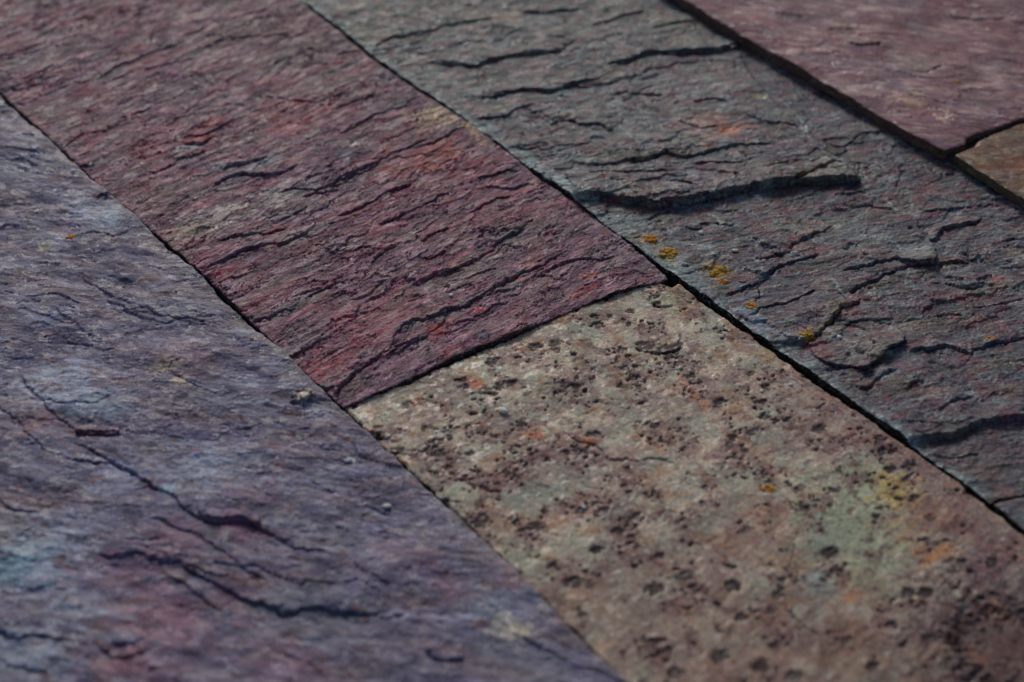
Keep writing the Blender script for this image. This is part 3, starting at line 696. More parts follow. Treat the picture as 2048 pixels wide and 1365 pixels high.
def xC_(X, Y, Z, C):
    dens = np.full(len(X), -.02)
    for (a, b, r, s) in clusC:
        c = at([(a, b)])[0]; dens += s*.32*np.exp(-((X-c[0])**2+(Y-c[1])**2)/(r*.62/3600)**2)
    dens += -.10+1.0*fbm(X*55, Y*55, 5, 71, .6)
    wx = X+.0009*fbm(X*330, Y*330, 3, 72, .6); wy = Y+.0009*fbm(X*330+50, Y*330, 3, 73, .6)
    pit = np.zeros(len(X))
    for cell, sd, rmax, dv in ((.0090, 74, .0033, -.02), (.0050, 75, .0019, -.02), (.0030, 76, .0010, -.02)):
        gx = np.floor(wx/cell); gy = np.floor(wy/cell)
        for i in (-1, 0, 1):
            for j in (-1, 0, 1):
                cx = gx+i; cy_ = gy+j
                px = (cx+.15+.7*rnd(cx, cy_, sd))*cell; py = (cy_+.15+.7*rnd(cx, cy_, sd+100))*cell
                on = rnd(cx, cy_, sd+200); rr = rmax*(.22+.66*rnd(cx, cy_, sd+300)**1.6)
                an = (rnd(cx, cy_, sd+400)-.3)*1.6; el = 1+.9*rnd(cx, cy_, sd+500)
                ca, sa = np.cos(an), np.sin(an)
                u = ((wx-px)*ca+(wy-py)*sa)/(rr*el); v = (-(wx-px)*sa+(wy-py)*ca)/rr
                q = np.sqrt(u*u+v*v)
                keep = sst(-.01, .01, dens+dv-on*.95)
                pit = np.maximum(pit, (1-sst(.72, 1.02, q))*keep*(.70+.30*rnd(cx, cy_, sd+600)))
    for k, (a, b, r, s) in enumerate(pits_hand):
        c = at([(a, b)])[0]; r = r/3600*.75
        u = (wx-c[0])/(r*1.3)+.0; v = (wy-c[1])/r
        q = np.sqrt(u*u+v*v)+.35*noise(X*500+k, Y*500, 77)
        pit = np.maximum(pit, (1-sst(.6, 1.05, q))*s)
    Z -= pit*.0008
    mb = sst(.42, .48, fbm(X*190, Y*230, 4, 81, .55)+.55*(dens-.25))
    C[:] = mx(C, mb*.75, col(84, 58, 58))
    # brown mineral stain round the pits
    st = sst(.15, .6, fbm(X*95, Y*95, 5, 78, .6)+dens*1.6-.15)
    C[:] = mx(C, st*.4, col(104, 76, 74))
    pc = np.stack([.050+.02*noise(X*200, Y*200, 79), .021+.007*noise(X*200, Y*200, 79), .021+.006*noise(X*200, Y*200, 80)], 1)
    m = np.clip(pit*1.15, 0, .96)[:, None]
    C[:] = C*(1-m)+pc*m
ledC = [
 ([(1120, 855), (1135, 866), (1158, 881), (1193, 888), (1206, 901), (1215, 912), (1227, 917), (1250, 914), (1275, 920), (1312, 914), (1362, 928)], .0010, dict(w=.006)),
 ([(1566, 988), (1575, 994), (1590, 1005), (1600, 1025), (1601, 1044), (1596, 1070), (1591, 1091), (1586, 1120), (1584, 1148)], .0014, dict(w=.005)),
 ([(740, 862), (760, 872), (785, 872)], .0016, {}), ([(755, 880), (775, 893), (795, 900), (830, 905)], .0008, {}),
 ([(1270, 690), (1300, 702), (1340, 700), (1365, 690)], .0016, {}), ([(1300, 604), (1320, 612), (1345, 606)], .0020, {}),
 ([(930, 790), (960, 776), (990, 772)], .0007, {}), ([(1080, 770), (1120, 762), (1160, 772)], .0006, {}),
 ([(1570, 1210), (1600, 1240), (1640, 1270)], .0010, {}), ([(1160, 960), (1200, 975)], .0006, {}), ([(880, 985), (900, 998), (925, 1003)], .0008, {}),
 ([(1930, 1180), (1915, 1230), (1905, 1290), (1915, 1400)], -.0018, dict(w=.01)),
]
OR = col(190, 112, 74); PCH = col(168, 128, 106)
blC = [
 (1750, 1330, 260, 1.6, 0, col(100, 80, 76), .8), (1950, 1050, 120, 2.2, -42, col(98, 76, 78), .8), (1450, 1330, 160, 2.0, 0, col(112, 92, 84), .6), (1250, 1180, 130, 2, 20, col(112, 94, 88), .5), (1150, 940, 120, 2, 10, col(108, 86, 84), .55), (1650, 830, 90, 2.5, -40, col(112, 88, 86), .6),
 (950, 764, 11, 1.2, -20, col(196, 98, 66), .9), (830, 800, 14, 1.3, 40, OR, .75), (1068, 868, 20, 1.0, 70, OR, .6), (1180, 880, 10, 1.8, 0, OR, .6), (1308, 745, 13, .9, 0, col(192, 122, 84), .7), (1390, 790, 14, 4.0, -52, col(174, 122, 96), .65), (1330, 770, 24, 2, -40, col(160, 124, 106), .5),
 (1622, 983, 9, 2.4, 8, col(204, 122, 94), .9), (1650, 1028, 8, 5, -42, col(176, 130, 100), .8), (1540, 930, 8, 5, -48, col(164, 124, 104), .6), (1470, 870, 7, 5, -40, col(160, 122, 106), .5), (1218, 603, 9, 1.2, 0, col(178, 112, 96), .6), (1310, 580, 7, 1.2, 0, col(186, 120, 100), .5),
 (1690, 1040, 110, 1.4, -55, col(138, 142, 122), .85), (1750, 950, 55, 1.3, -40, col(146, 150, 130), .8), (1660, 1080, 40, 1.4, -60, col(122, 130, 122), .7), (1630, 1160, 36, 1.2, 0, col(124, 132, 128), .7), (1740, 1120, 50, 1.5, -40, col(132, 132, 110), .6),
 (1790, 975, 40, 1.6, -60, col(170, 148, 96), .7), (1840, 1010, 36, 1.5, -50, col(136, 102, 78), .6), (1800, 1050, 30, 1.5, -20, col(140, 100, 68), .6), (1920, 1040, 60, 1.6, -40, col(112, 80, 76), .7), (1850, 930, 60, 2.4, -42, col(112, 84, 82), .7), (1760, 850, 50, 2.4, -42, col(116, 92, 92), .6),
 (1530, 1060, 50, 1.5, 20, col(134, 96, 86), .7), (1550, 1010, 30, 1.5, 0, col(130, 88, 82), .6), (1430, 1020, 40, 2.2, 20, col(112, 112, 102), .7), (1300, 1005, 34, 1.1, 0, col(98, 88, 76), .85), (1120, 800, 40, 1.6, 20, col(124, 122, 112), .5), (1280, 770, 50, 1.6, -30, col(122, 118, 112), .7),
 (820, 790, 50, 1.8, 25, col(130, 126, 112), .7), (880, 770, 40, 1.6, 20, col(138, 120, 110), .6), (1350, 590, 40, 1.3, -30, col(136, 132, 112), .8), (1200, 610, 60, 1.6, 22, col(130, 122, 106), .6), (1000, 850, 60, 1.6, 10, col(110, 92, 90), .7), (930, 975, 26, 1.5, 20, col(146, 146, 132), .85), (920, 1025, 24, 1.4, 0, col(148, 146, 132), .8), (1100, 780, 30, 1.6, 15, col(134, 132, 118), .7),
 (1040, 1110, 34, 1.3, -40, col(132, 134, 116), .85), (990, 1050, 30, 1.6, -45, col(138, 122, 100), .6), (1090, 985, 34, 1.8, 10, col(128, 134, 122), .7), (1330, 830, 60, 1.5, 0, col(124, 112, 106), .5), (1560, 870, 60, 1.6, 20, col(104, 84, 84), .5), (1640, 800, 60, 1.8, -40, col(124, 98, 92), .5),
 (1580, 760, 16, 1.3, 0, col(178, 160, 156), .7), (1640, 1270, 40, 1.8, 75, col(84, 62, 62), .8), (1700, 1290, 50, 1.6, 80, col(128, 98, 76), .6), (1770, 1240, 26, 1.3, 0, col(160, 140, 132), .7), (1900, 1230, 60, 1.3, -60, col(124, 104, 108), .6), (1960, 1130, 30, 1.6, -60, col(136, 108, 118), .6),
 (2020, 1270, 150, 1.3, -40, col(58, 40, 42), 1.2), (2030, 1180, 50, 1.5, -40, col(62, 48, 54), .7), (1990, 1212, 16, 1.7, -40, col(140, 92, 70), .6), (2020, 1340, 90, 1.2, 0, col(66, 42, 40), .9), (1955, 1310, 14, 2.6, -50, col(128, 88, 70), .6), (1930, 1360, 50, 1.6, -60, col(50, 40, 44), .9), (1500, 1320, 60, 1.6, 20, col(122, 94, 84), .5), (1320, 1300, 60, 1.5, 10, col(120, 106, 96), .4), (1250, 1200, 70, 1.5, 0, col(122, 106, 98), .5),
 (1590, 1130, 20, 2.0, 80, col(150, 130, 104), .6), (1545, 1120, 14, 1.8, 30, col(168, 138, 116), .6), (1460, 1090, 70, 2, 20, col(124, 100, 92), .4), (1700, 1190, 20, 1.3, 0, col(170, 118, 90), .5), (1870, 1110, 22, 1.8, 20, col(166, 120, 86), .7), (1740, 1180, 40, 1.4, 0, col(136, 126, 106), .5),
]
chC = [(2030, 1290, 110, .0016), (1300, 1005, 30, .0004), (745, 868, 12, .0016)]
matC = mat('speckled_slate', R(20), grain=1.0, red=(.12, .05, .04), red_amt=.25, vein=.0, bump=.2, rough=.6, stretch=1.3, speck=.4, streak=.22, spec=.25, slv=.15, flk=160)
xC = axis([(.38, .588, .0006)])
yC = axis([(YN, .37, .004), (.37, .69, .00058)])
C_, iC = tile('slate_slab', 'beige-grey slate slab pocked with dark brown pits, in front of the red slab', C_l, C_r, flat(YN), horiz(KC), xC, yC, ZC, hC, pC, matC, ledC, blC, [], seed=3,
              cut=lin((62, 54, 44)), extra=xC_, chips=chC, edge_n=.0008, round_=.0009, bang=R(15), bstr=.85)
lichen_patch(C_, iC, 1540, 973, 13, 8, licO, 5, 'orange-yellow lichen spot on the speckled slab')

# ------------------------------------------------------------------ D : grey-green flaky slab
aD = R(-20)
def hD(X, Y):
    Q, P = rot(X, Y, aD); Q2, P2 = rot(X, Y, R(-8))
    farm = sst(.68, .85, Y)
    z = .0010*fbm(X*24, Y*24, 3, 81)+(.0004+.0004*farm)*shingle(P, Q, .024, 82, 1.0, (3.4, 1.2), .02)+(.00032+.0003*farm)*shingle(P, Q, .0095, 83, 1.1, (3.0, 1.2), .02)
    z += .00022*shingle(P2, Q2, .0048, 84, 1.2, (2.4, 1.2), -.02)+.00012*fbm(P*800, Q*300, 3, 85)
    f1, c1 = facets(P, Q, .0085, 3.0, 87); f2, c2 = facets(P2, Q2, .0034, 2.4, 88)
    f3, c3 = facets(P, Q, .017, 2.6, 89, .7)
    LAST['D'] = (c1+.6*c3, c2)
    return z+.0011*f3+.00055*f1+.00032*f2
def pD(X, Y):
    Q, P = rot(X, Y, aD); f = sst(.75, 1.0, Y)[:, None]; n = sst(.72, .52, Y) if False else 1-sst(.5, .72, Y)
    C = base(X, col(56, 55, 64))*(1-f)+base(X, col(64, 74, 72))*f
    C = mx(C, n*.85, col(60, 48, 62))
    C = mx(C, sst(.0, .5, fbm(P*60, Q*26, 5, 91, .6))*.6, col(86, 96, 98))
    C = mx(C, sst(.05, .6, fbm(P*75+5, Q*32, 5, 92, .6))*.65, col(72, 58, 70))
    C = mx(C, sst(.2, .7, fbm(P*50+8, Q*24, 5, 93, .6))*.6, col(92, 86, 68))
    C = mx(C, sst(.16, .24, fbm(P*170+8, Q*80, 4, 94, .55))*.7, col(98, 58, 66))
    C = mx(C, sst(.3, .65, fbm(P*210+28, Q*70, 5, 95, .6))*.6, col(126, 134, 134))
    c1, c2 = LAST['D']
    C = C*(1+0.32*c1+0.34*c2)[:, None]
    return C
YL = col(150, 128, 86)
ledD = [
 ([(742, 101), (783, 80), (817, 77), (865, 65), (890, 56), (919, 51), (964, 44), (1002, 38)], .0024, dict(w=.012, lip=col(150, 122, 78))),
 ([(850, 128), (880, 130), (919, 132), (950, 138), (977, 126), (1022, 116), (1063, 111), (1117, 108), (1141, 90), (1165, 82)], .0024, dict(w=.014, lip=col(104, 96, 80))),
 ([(1205, 135), (1240, 129), (1261, 126), (1295, 113), (1348, 113), (1380, 112), (1416, 109), (1450, 103), (1478, 93)], .0036, dict(w=.018, ends=(.15, .03), over=.7)),
 ([(950, 199), (988, 198), (1032, 188), (1070, 186), (1104, 191), (1145, 174), (1203, 160)], .0024, dict(w=.012)),
 ([(948, 244), (975, 240), (1008, 236), (1039, 222), (1072, 213)], .0026, {}),
 ([(1095, 253), (1131, 246), (1158, 255), (1193, 258), (1232, 274)], .0024, dict(w=.007)),
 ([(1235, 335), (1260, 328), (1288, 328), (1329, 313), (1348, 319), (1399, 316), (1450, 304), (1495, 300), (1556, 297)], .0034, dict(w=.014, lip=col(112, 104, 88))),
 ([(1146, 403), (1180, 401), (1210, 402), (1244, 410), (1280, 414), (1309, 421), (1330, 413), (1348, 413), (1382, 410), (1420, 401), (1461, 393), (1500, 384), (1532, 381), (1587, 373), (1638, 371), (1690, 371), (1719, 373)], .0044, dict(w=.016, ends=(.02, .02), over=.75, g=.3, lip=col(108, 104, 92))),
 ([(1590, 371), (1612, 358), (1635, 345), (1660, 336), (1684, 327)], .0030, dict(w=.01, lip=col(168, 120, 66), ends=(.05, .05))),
 ([(1293, 445), (1310, 436), (1340, 423)], .0022, {}),
 ([(1170, 350), (1230, 350), (1290, 354), (1340, 350)], .0016, {}), ([(1330, 370), (1370, 372), (1400, 382)], .0020, {}), ([(1000, 160), (970, 165), (955, 168)], .0012, {}),
 ([(1515, 526), (1545, 518), (1572, 511)], .0018, {}), ([(1572, 506), (1590, 490), (1611, 481), (1640, 470), (1668, 452)], .0020, dict(w=.007)),
 ([(1480, 474), (1500, 482), (1519, 489), (1539, 501), (1567, 506)], .0011, {}),
 ([(1517, 565), (1553, 539), (1580, 529), (1611, 522), (1640, 512)], .0022, dict(w=.009)), ([(1511, 613), (1513, 600), (1516, 583), (1532, 558), (1550, 543)], .0012, dict(w=.004)),
 ([(1450, 596), (1475, 586), (1498, 577), (1521, 562)], .0018, {}), ([(1493, 640), (1515, 625), (1539, 618), (1570, 611), (1601, 595), (1637, 586)], .0018, {}),
 ([(1672, 551), (1700, 543), (1724, 539), (1760, 530), (1792, 522), (1812, 531), (1826, 533), (1867, 530), (1900, 529), (1945, 532)], .0034, dict(w=.012)),
 ([(1700, 596), (1710, 583), (1720, 577), (1758, 560), (1789, 546), (1823, 531)], .0026, dict(w=.010)),
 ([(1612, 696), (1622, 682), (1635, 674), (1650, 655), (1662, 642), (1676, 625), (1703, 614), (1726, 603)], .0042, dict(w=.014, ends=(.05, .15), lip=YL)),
 ([(1560, 672), (1575, 684), (1600, 688), (1618, 687)], .0014, {}),
 ([(1806, 712), (1835, 706), (1861, 707), (1885, 700), (1902, 700), (1925, 708), (1943, 713), (1984, 693), (2022, 684), (2060, 680)], .0030, dict(w=.012)),
 ([(1810, 886), (1861, 876), (1908, 871), (1935, 860), (1963, 847), (1997, 842), (2048, 838), (2120, 834)], .0030, dict(w=.03, ends=(.02, 0), g=.55, wg=.012, over=.8)),
 ([(1862, 493), (1875, 480), (1888, 463), (1929, 455), (1955, 446)], .0022, {}), ([(2000, 494), (2025, 484), (2060, 478)], .0016, {}),
 ([(1885, 568), (1905, 572), (1929, 578), (1960, 576), (1992, 577)], .0018, {}), ([(1815, 787), (1818, 778), (1823, 772), (1833, 768), (1848, 770)], .0022, dict(w=.005)),
 ([(1708, 783), (1725, 782), (1741, 778), (1758, 761), (1770, 752), (1791, 743)], .0022, {}), ([(1675, 393), (1700, 394), (1733, 391)], .0018, {}),
 ([(1485, 235), (1512, 246), (1553, 253), (1600, 252)], .0016, {}), ([(1648, 290), (1670, 293), (1690, 294), (1720, 273), (1750, 271), (1777, 262)], .0016, {}),
 ([(1785, 380), (1795, 362), (1810, 345)], .0012, {}), ([(1843, 432), (1881, 424), (1950, 418)], .0015, {}), ([(1700, 420), (1740, 416), (1790, 424)], .0014, {}), ([(1950, 415), (2000, 411)], .0012, {}),
 ([(1690, 658), (1720, 645), (1790, 642)], .0014, {}), ([(1850, 560), (1880, 572)], .0010, {}), ([(1940, 620), (1980, 615), (2048, 600)], .0014, {}), ([(1850, 640), (1900, 632), (1950, 640)], .0012, {}),
 ([(1870, 830), (1900, 812), (1950, 800)], .0018, {}), ([(1440, 430), (1480, 422)], .0010, {}), ([(1300, 60), (1360, 50), (1400, 48)], .0022, {}), ([(1180, 55), (1220, 45), (1290, 22)], .0024, {}), ([(1040, 30), (1100, 28), (1160, 20)], .0020, {}),
 ([(1215, 192), (1270, 190), (1330, 196)], .0020, {}), ([(1060, 255), (1040, 300), (1100, 292)], .0016, {}), ([(1350, 250), (1400, 262), (1440, 258)], .0018, {}), ([(1380, 210), (1420, 205), (1460, 212)], .0018, {}),
 ([(1240, 212), (1290, 180), (1310, 172)], .0014, {}), ([(1380, 335), (1430, 332), (1500, 338)], .0018, {}), ([(1530, 350), (1560, 338), (1580, 330)], .0014, {}), ([(1860, 905), (1900, 915), (1960, 905)], .0012, {}),
 ([(1370, 455), (1382, 462), (1405, 460)], .0016, {}), ([(1430, 450), (1450, 455), (1475, 448)], .0018, {}),
]
TEAL = col(140, 154, 152)
blD = [
 (1060, 320, 12, 5, -37, TEAL, .8), (1120, 365, 12, 4, -37, col(160, 172, 170), .8), (985, 260, 9, 4, -37, TEAL, .7), (1180, 408, 14, 2.5, -35, col(150, 160, 158), .7), (730, 75, 26, 2.0, -20, col(136, 136, 116), .7), (1260, 450, 34, 2.0, -20, col(122, 132, 134), .75), (1380, 550, 26, 3.5, -36, col(120, 134, 140), .65), (1500, 640, 20, 3.5, -36, col(132, 146, 158), .7),
 (1620, 720, 16, 3.0, -37, col(118, 124, 130), .6), (1700, 800, 16, 3, -37, col(120, 128, 136), .6), (1340, 500, 60, 1.6, -30, col(98, 106, 106), .5), (1280, 480, 20, 2.2, -35, col(132, 122, 70), .6), (1330, 520, 12, 3.2, -36, col(148, 138, 100), .75), (1435, 550, 36, 1.3, -20, col(126, 118, 76), .5), (1300, 484, 16, 1.4, 0, col(176, 128, 44), .7), (1337, 511, 15, 1.3, 20, col(164, 120, 46), .7), (1435, 545, 18, 1.6, -20, col(180, 128, 48), .55), (1445, 568, 12, 1.2, 0, col(178, 120, 44), .6), (1612, 680, 15, 1.3, 25, col(180, 124, 48), .7),
 (1660, 620, 12, 1.6, 50, col(156, 112, 54), .6), (1660, 660, 14, 2, 60, col(132, 110, 80), .5), (1010, 35, 26, 1.6, 0, col(168, 134, 112), .7), (940, 25, 60, 2.2, 0, col(112, 110, 98), .6), (830, 30, 60, 1.6, 10, col(106, 100, 94), .6), (820, 55, 20, 1.6, 15, col(108, 60, 64), .6), (765, 34, 10, 1.8, 0, col(170, 136, 118), .6), (1160, 65, 12, 3, -50, col(140, 130, 100), .5),
 (940, 90, 12, 2, 0, col(160, 88, 72), .5), (850, 115, 14, 1.4, 0, col(112, 60, 66), .5), (1350, 60, 70, 2.2, -15, col(112, 114, 98), .6), (1440, 260, 45, 1.8, -5, col(164, 108, 92), .65), (1455, 268, 16, 1.6, 0, col(178, 104, 52), .8), (1390, 265, 26, 2.0, -10, col(166, 150, 144), .75), (1375, 290, 20, 1.8, 0, col(150, 146, 138), .6), (1405, 300, 8, 1.4, 0, col(180, 138, 88), .7),
 (1520, 200, 12, 1.8, 0, col(176, 158, 112), .8), (1560, 235, 30, 2.0, -15, col(128, 130, 122), .6), (1370, 265, 12, 2, -5, col(110, 56, 62), .6), (1290, 160, 30, 1.8, -30, col(140, 140, 138), .5), (1450, 135, 40, 1.6, -10, col(104, 76, 78), .5), (1350, 145, 60, 2, 0, col(104, 90, 92), .5),
 (1680, 150, 60, 2.4, -30, col(96, 94, 86), .7), (1600, 130, 50, 2.2, -30, col(92, 90, 84), .6), (1780, 260, 50, 2.2, -30, col(90, 86, 76), .7), (1880, 350, 50, 2.4, -30, col(86, 82, 76), .6), (1460, 350, 30, 2.2, 0, col(98, 66, 72), .6), (1560, 310, 40, 2.2, -5, col(88, 82, 92), .6), (1640, 360, 50, 1.8, 0, col(96, 94, 82), .6),
 (1855, 387, 22, 2.0, -10, col(124, 66, 68), .7), (1780, 405, 20, 1.6, 0, col(118, 60, 66), .6), (1560, 420, 30, 1.8, -5, col(122, 82, 74), .7), (1440, 440, 30, 1.5, -10, col(96, 98, 76), .6), (1400, 440, 14, 2, 0, col(70, 66, 60), .5), (1500, 455, 16, 1.8, -10, col(120, 62, 74), .7), (1370, 445, 14, 1.6, 0, col(112, 62, 72), .6), (1620, 505, 22, 2.0, -15, col(124, 72, 70), .6), (1650, 502, 14, 1.8, 0, col(128, 62, 66), .6),
 (1760, 515, 20, 2.2, 0, col(128, 66, 70), .7), (1590, 490, 18, 2, 10, col(112, 72, 66), .6), (1720, 470, 40, 2.2, -15, col(122, 130, 126), .5), (1710, 600, 12, 1.4, 0, col(150, 60, 64), .8), (1900, 600, 20, 1.8, -10, col(124, 62, 66), .6), (1995, 566, 12, 1.6, -5, col(150, 58, 58), .8), (1930, 600, 20, 2, -30, col(124, 60, 66), .6), (1960, 650, 26, 2, 0, col(118, 66, 68), .6), (1700, 630, 18, 2.2, 0, col(124, 62, 68), .6), (1760, 636, 16, 2.2, 0, col(122, 62, 66), .6),
 (1780, 485, 30, 2.0, -10, col(110, 122, 118), .5), (1830, 500, 40, 2.2, 0, col(98, 112, 116), .6), (1940, 450, 30, 1.8, -10, col(112, 74, 66), .5), (2030, 512, 14, 2.2, -20, col(150, 138, 120), .7), (2020, 580, 20, 2, 0, col(110, 100, 84), .6), (1980, 683, 9, 1.8, 0, col(170, 112, 48), .6), (1950, 830, 40, 1.8, 10, col(96, 94, 92), .6), (1850, 800, 30, 1.8, -30, col(98, 70, 74), .6), (1650, 700, 18, 1.4, -20, col(120, 62, 66), .6), (2020, 790, 20, 1.5, 0, col(110, 76, 48), .5),
 (1760, 720, 20, 1.4, 10, col(120, 112, 84), .6), (1720, 690, 40, 1.4, -30, col(106, 102, 92), .5), (1640, 715, 16, 1.6, -40, col(118, 64, 66), .7), (1950, 900, 70, 2, 0, col(78, 70, 70), .7), (1990, 950, 40, 2, 0, col(96, 88, 80), .5), (1560, 600, 40, 2.2, 0, col(72, 68, 86), .5), (1620, 560, 40, 2.2, -10, col(74, 72, 88), .5), (1530, 690, 20, 2, -30, col(116, 66, 72), .5),
 (1130, 210, 60, 2.0, -20, col(104, 112, 112), .45), (1040, 160, 50, 2.0, -10, col(96, 98, 102), .4), (1250, 270, 60, 2, -15, col(108, 118, 116), .4), (1150, 330, 40, 2, -20, col(112, 124, 120), .5), (1050, 140, 30, 2.4, -5, col(112, 72, 74), .5), (1460, 30, 30, 3, -30, col(120, 116, 98), .5), (2000, 992, 12, 3, 5, col(130, 98, 54), .5),
]
PV = col(150, 158, 158)
vnD = [([(1282, 450), (1311, 473)], PV, .0005), ([(1337, 456), (1350, 478), (1352, 492)], PV, .0005), ([(1400, 426), (1431, 436), (1443, 451), (1484, 461)], PV, .0006), ([(1350, 490), (1388, 492), (1419, 504), (1422, 513), (1439, 520), (1456, 516), (1474, 527)], PV, .0005),
 ([(1655, 563), (1680, 585), (1705, 612)], PV, .0006), ([(1662, 668), (1690, 684), (1720, 700)], PV, .0006), ([(1775, 650), (1800, 672)], PV, .0006), ([(1040, 400), (1090, 372), (1130, 380)], PV, .0006), ([(1240, 255), (1290, 300), (1330, 305)], PV, .0007), ([(1640, 330), (1700, 345), (1740, 372)], PV, .0007),
 ([(1780, 480), (1800, 500), (1850, 505)], PV, .0005), ([(1545, 200), (1600, 240), (1640, 300), (1700, 330)], PV, .0007), ([(1760, 400), (1800, 430), (1840, 440)], PV, .0006), ([(1610, 470), (1640, 490), (1690, 500)], PV, .0005), ([(1500, 520), (1540, 560)], PV, .0004)]
chD = [(1410, 455, 10, .0010)]
def xD_(X, Y, Z, C):
    # the near corner of this slab has split away: everything below the thick ragged step lies lower
    P = at([(1780, 893), (1816, 886), (1861, 876), (1908, 871), (1963, 847), (1997, 842), (2048, 838), (2300, 822)])
    P = P[np.argsort(P[:, 0])]
    yy = np.interp(X, P[:, 0], P[:, 1])
    m = sst(0, .0006, yy-Y)*sst(.7, .6, Y)
    Z -= .0014*m
    # the big split sheet: near edge along the long ledge, right edge running up to the far ledge
    P = at([(1000, 380), (1150, 403), (1244, 410), (1309, 421), (1382, 410), (1461, 393), (1532, 381), (1587, 373), (1638, 371), (1719, 373), (1800, 380)])
    P = P[np.argsort(P[:, 0])]; yl = np.interp(X, P[:, 0], P[:, 1])
    Q = at([(1719, 373), (1700, 345), (1655, 322), (1600, 262), (1545, 205), (1500, 150), (1474, 94)]); Q = Q[np.argsort(Q[:, 1])]
    xr = np.interp(Y, Q[:, 1], Q[:, 0])+.0012*fbm(Y*120, Y*0+2, 4, 98)
    Z += .0013*sst(0, .0008, Y-yl)*sst(0, .0012, xr-X)*sst(Q[-1, 1]+.01, Q[-1, 1]-.06, Y)
matD = mat('grey_green_slate', aD, grain=1.0, red=(.085, .032, .042), red_amt=.3, vein=1.0, vein_col=(.46, .50, .50), bump=.8, rough=.45, stretch=2.2, speck=.5, streak=.5, vs=60, spec=.3, flk=150)
xD = axis([(.58, .785, .0006)])
yD = axis([(.47, .80, .00055), (.80, 1.09, .0007), (1.09, YF, .004)])
flD = [
 ([(1618, 695), (1632, 672), (1676, 663), (1751, 657), (1790, 664), (1806, 679), (1807, 697), (1775, 712), (1752, 735), (1732, 750), (1710, 745), (1680, 739), (1650, 731), (1630, 720)], [.2, .2, -.1, -.2, .2, 1.4, 2.2, 2.8, 3.0, 3.2, 1.8, 1.4, 1.0, .5], (1.22, 1.2, 1.05)),
 ([(1150, 403), (1210, 402), (1244, 409), (1309, 420), (1348, 413), (1382, 409), (1461, 393), (1532, 381), (1590, 372), (1600, 350), (1500, 352), (1400, 368), (1300, 376), (1200, 378)], [.6, 1.0, 1.2, 2.0, 2.2, 2.2, 2.0, 1.8, 1.6, .3, -.3, -.3, -.3, -.2], (1., 1., 1.)),
 ([(1590, 371), (1612, 358), (1635, 345), (1684, 328), (1700, 345), (1722, 372), (1690, 375), (1638, 376)], [.9, .1, .1, .4, 1.0, 1.6, 2.0, 1.6], (1.1, 1.12, .98)),
 ([(1230, 131), (1261, 125), (1295, 112), (1348, 112), (1416, 108), (1470, 103), (1476, 92), (1430, 84), (1350, 92), (1280, 100)], [.7, 1.0, 1.1, 1.3, 1.4, 1.4, .8, -.2, -.3, -.2], (1.0, 1.0, .96)),
 ([(880, 128), (919, 131), (950, 137), (977, 125), (1063, 110), (1117, 107), (1110, 92), (1020, 100), (940, 110)], [.3, .6, .8, .9, .9, .7, -.1, -.3, -.2], (1., 1., 1.)),
 ([(960, 197), (1032, 187), (1070, 185), (1104, 190), (1145, 173), (1195, 162), (1190, 150), (1120, 158), (1020, 172)], [.4, .7, .8, .9, .8, .6, -.2, -.3, -.2], (1., 1., 1.)),
 ([(1792, 521), (1826, 531), (1867, 531), (1866, 500), (1830, 500), (1790, 505)], [.8, 1.6, 1.8, .6, -.2, -.3], (1.05, 1.08, 1.08)),
 ([(1864, 492), (1888, 464), (1953, 448), (1960, 430), (1890, 436), (1850, 460)], [1.2, 1.4, .9, -.2, -.3, -.1], (1., 1., 1.)),
]
D, iD = tile('slate_slab', 'grey-green flaky slate slab right of the red one, with thick ragged layers and orange lichen', D_l, D_r, horiz(DD), flat(YF), xD, yD, ZD, hD, pD, matD, ledD, blD, flD, seed=4, extra=xD_, chips=chD, thick=.016, riml=(col(150, 164, 162), .0016, .85), LK=.5, tone=.74, WK=1.2, veins=vnD, bang=aD, bstr=.75)
for q in ((1300, 485, 14, 12, licO, 11), (1337, 511, 18, 16, licY, 12), (1412, 541, 8, 6, licY, 13), (1438, 548, 18, 16, licY, 14), (1446, 568, 11, 9, licO, 15),
          (1500, 620, 12, 10, licO, 16), (1612, 679, 15, 12, licY, 17), (1983, 683, 8, 5, licO, 19)):
    lichen_patch(D, iD, *q)

# ------------------------------------------------------------------ G : next slab beyond the near end of D
def hG(X, Y): return hD(X+.3, Y)-.0012
G, iG = tile('slate_slab', 'sliver of dark grey-green slab at the lower right edge, below the flaky slab', D_l, D_r, flat(YN), horiz(DD-np.array([0, .0022])), axis([(.58, .785, .0012)]), axis([(YN, .38, .004), (.38, .475, .0011)]),
             ZD, hG, pD, matD, [], [(2020, 1010, 40, 2, -20, col(98, 104, 98), .7)], seed=6)

# ------------------------------------------------------------------ E, F : raised slabs at the far right
def hE(X, Y):
    Q, P = rot(X, Y, R(-48))
    return .0014*fbm(X*22, Y*22, 3, 101)+.0008*shingle(P, Q, .020, 102, 1.1, (2.6, 1.2), .05)+.0004*shingle(P, Q, .008, 103, 1.1, (2.6, 1.2), .0)
def pE(X, Y):
    Q, P = rot(X, Y, R(-50))
    C = base(X, col(106, 74, 80))
    C = mx(C, sst(-.1, .6, fbm(P*60, Q*22, 5, 111, .6))*.6, col(126, 92, 96))
    C = mx(C, sst(.0, .6, fbm(P*50+8, Q*18, 5, 112, .6))*.6, col(92, 78, 90))
    C = mx(C, sst(.2, .6, fbm(P*130+8, Q*28, 5, 113, .6))*.7, col(150, 126, 122))
    C = mx(C, sst(.1, .6, fbm(P*40+18, Q*28, 4, 114, .6))*.6, col(104, 62, 66))
    return C
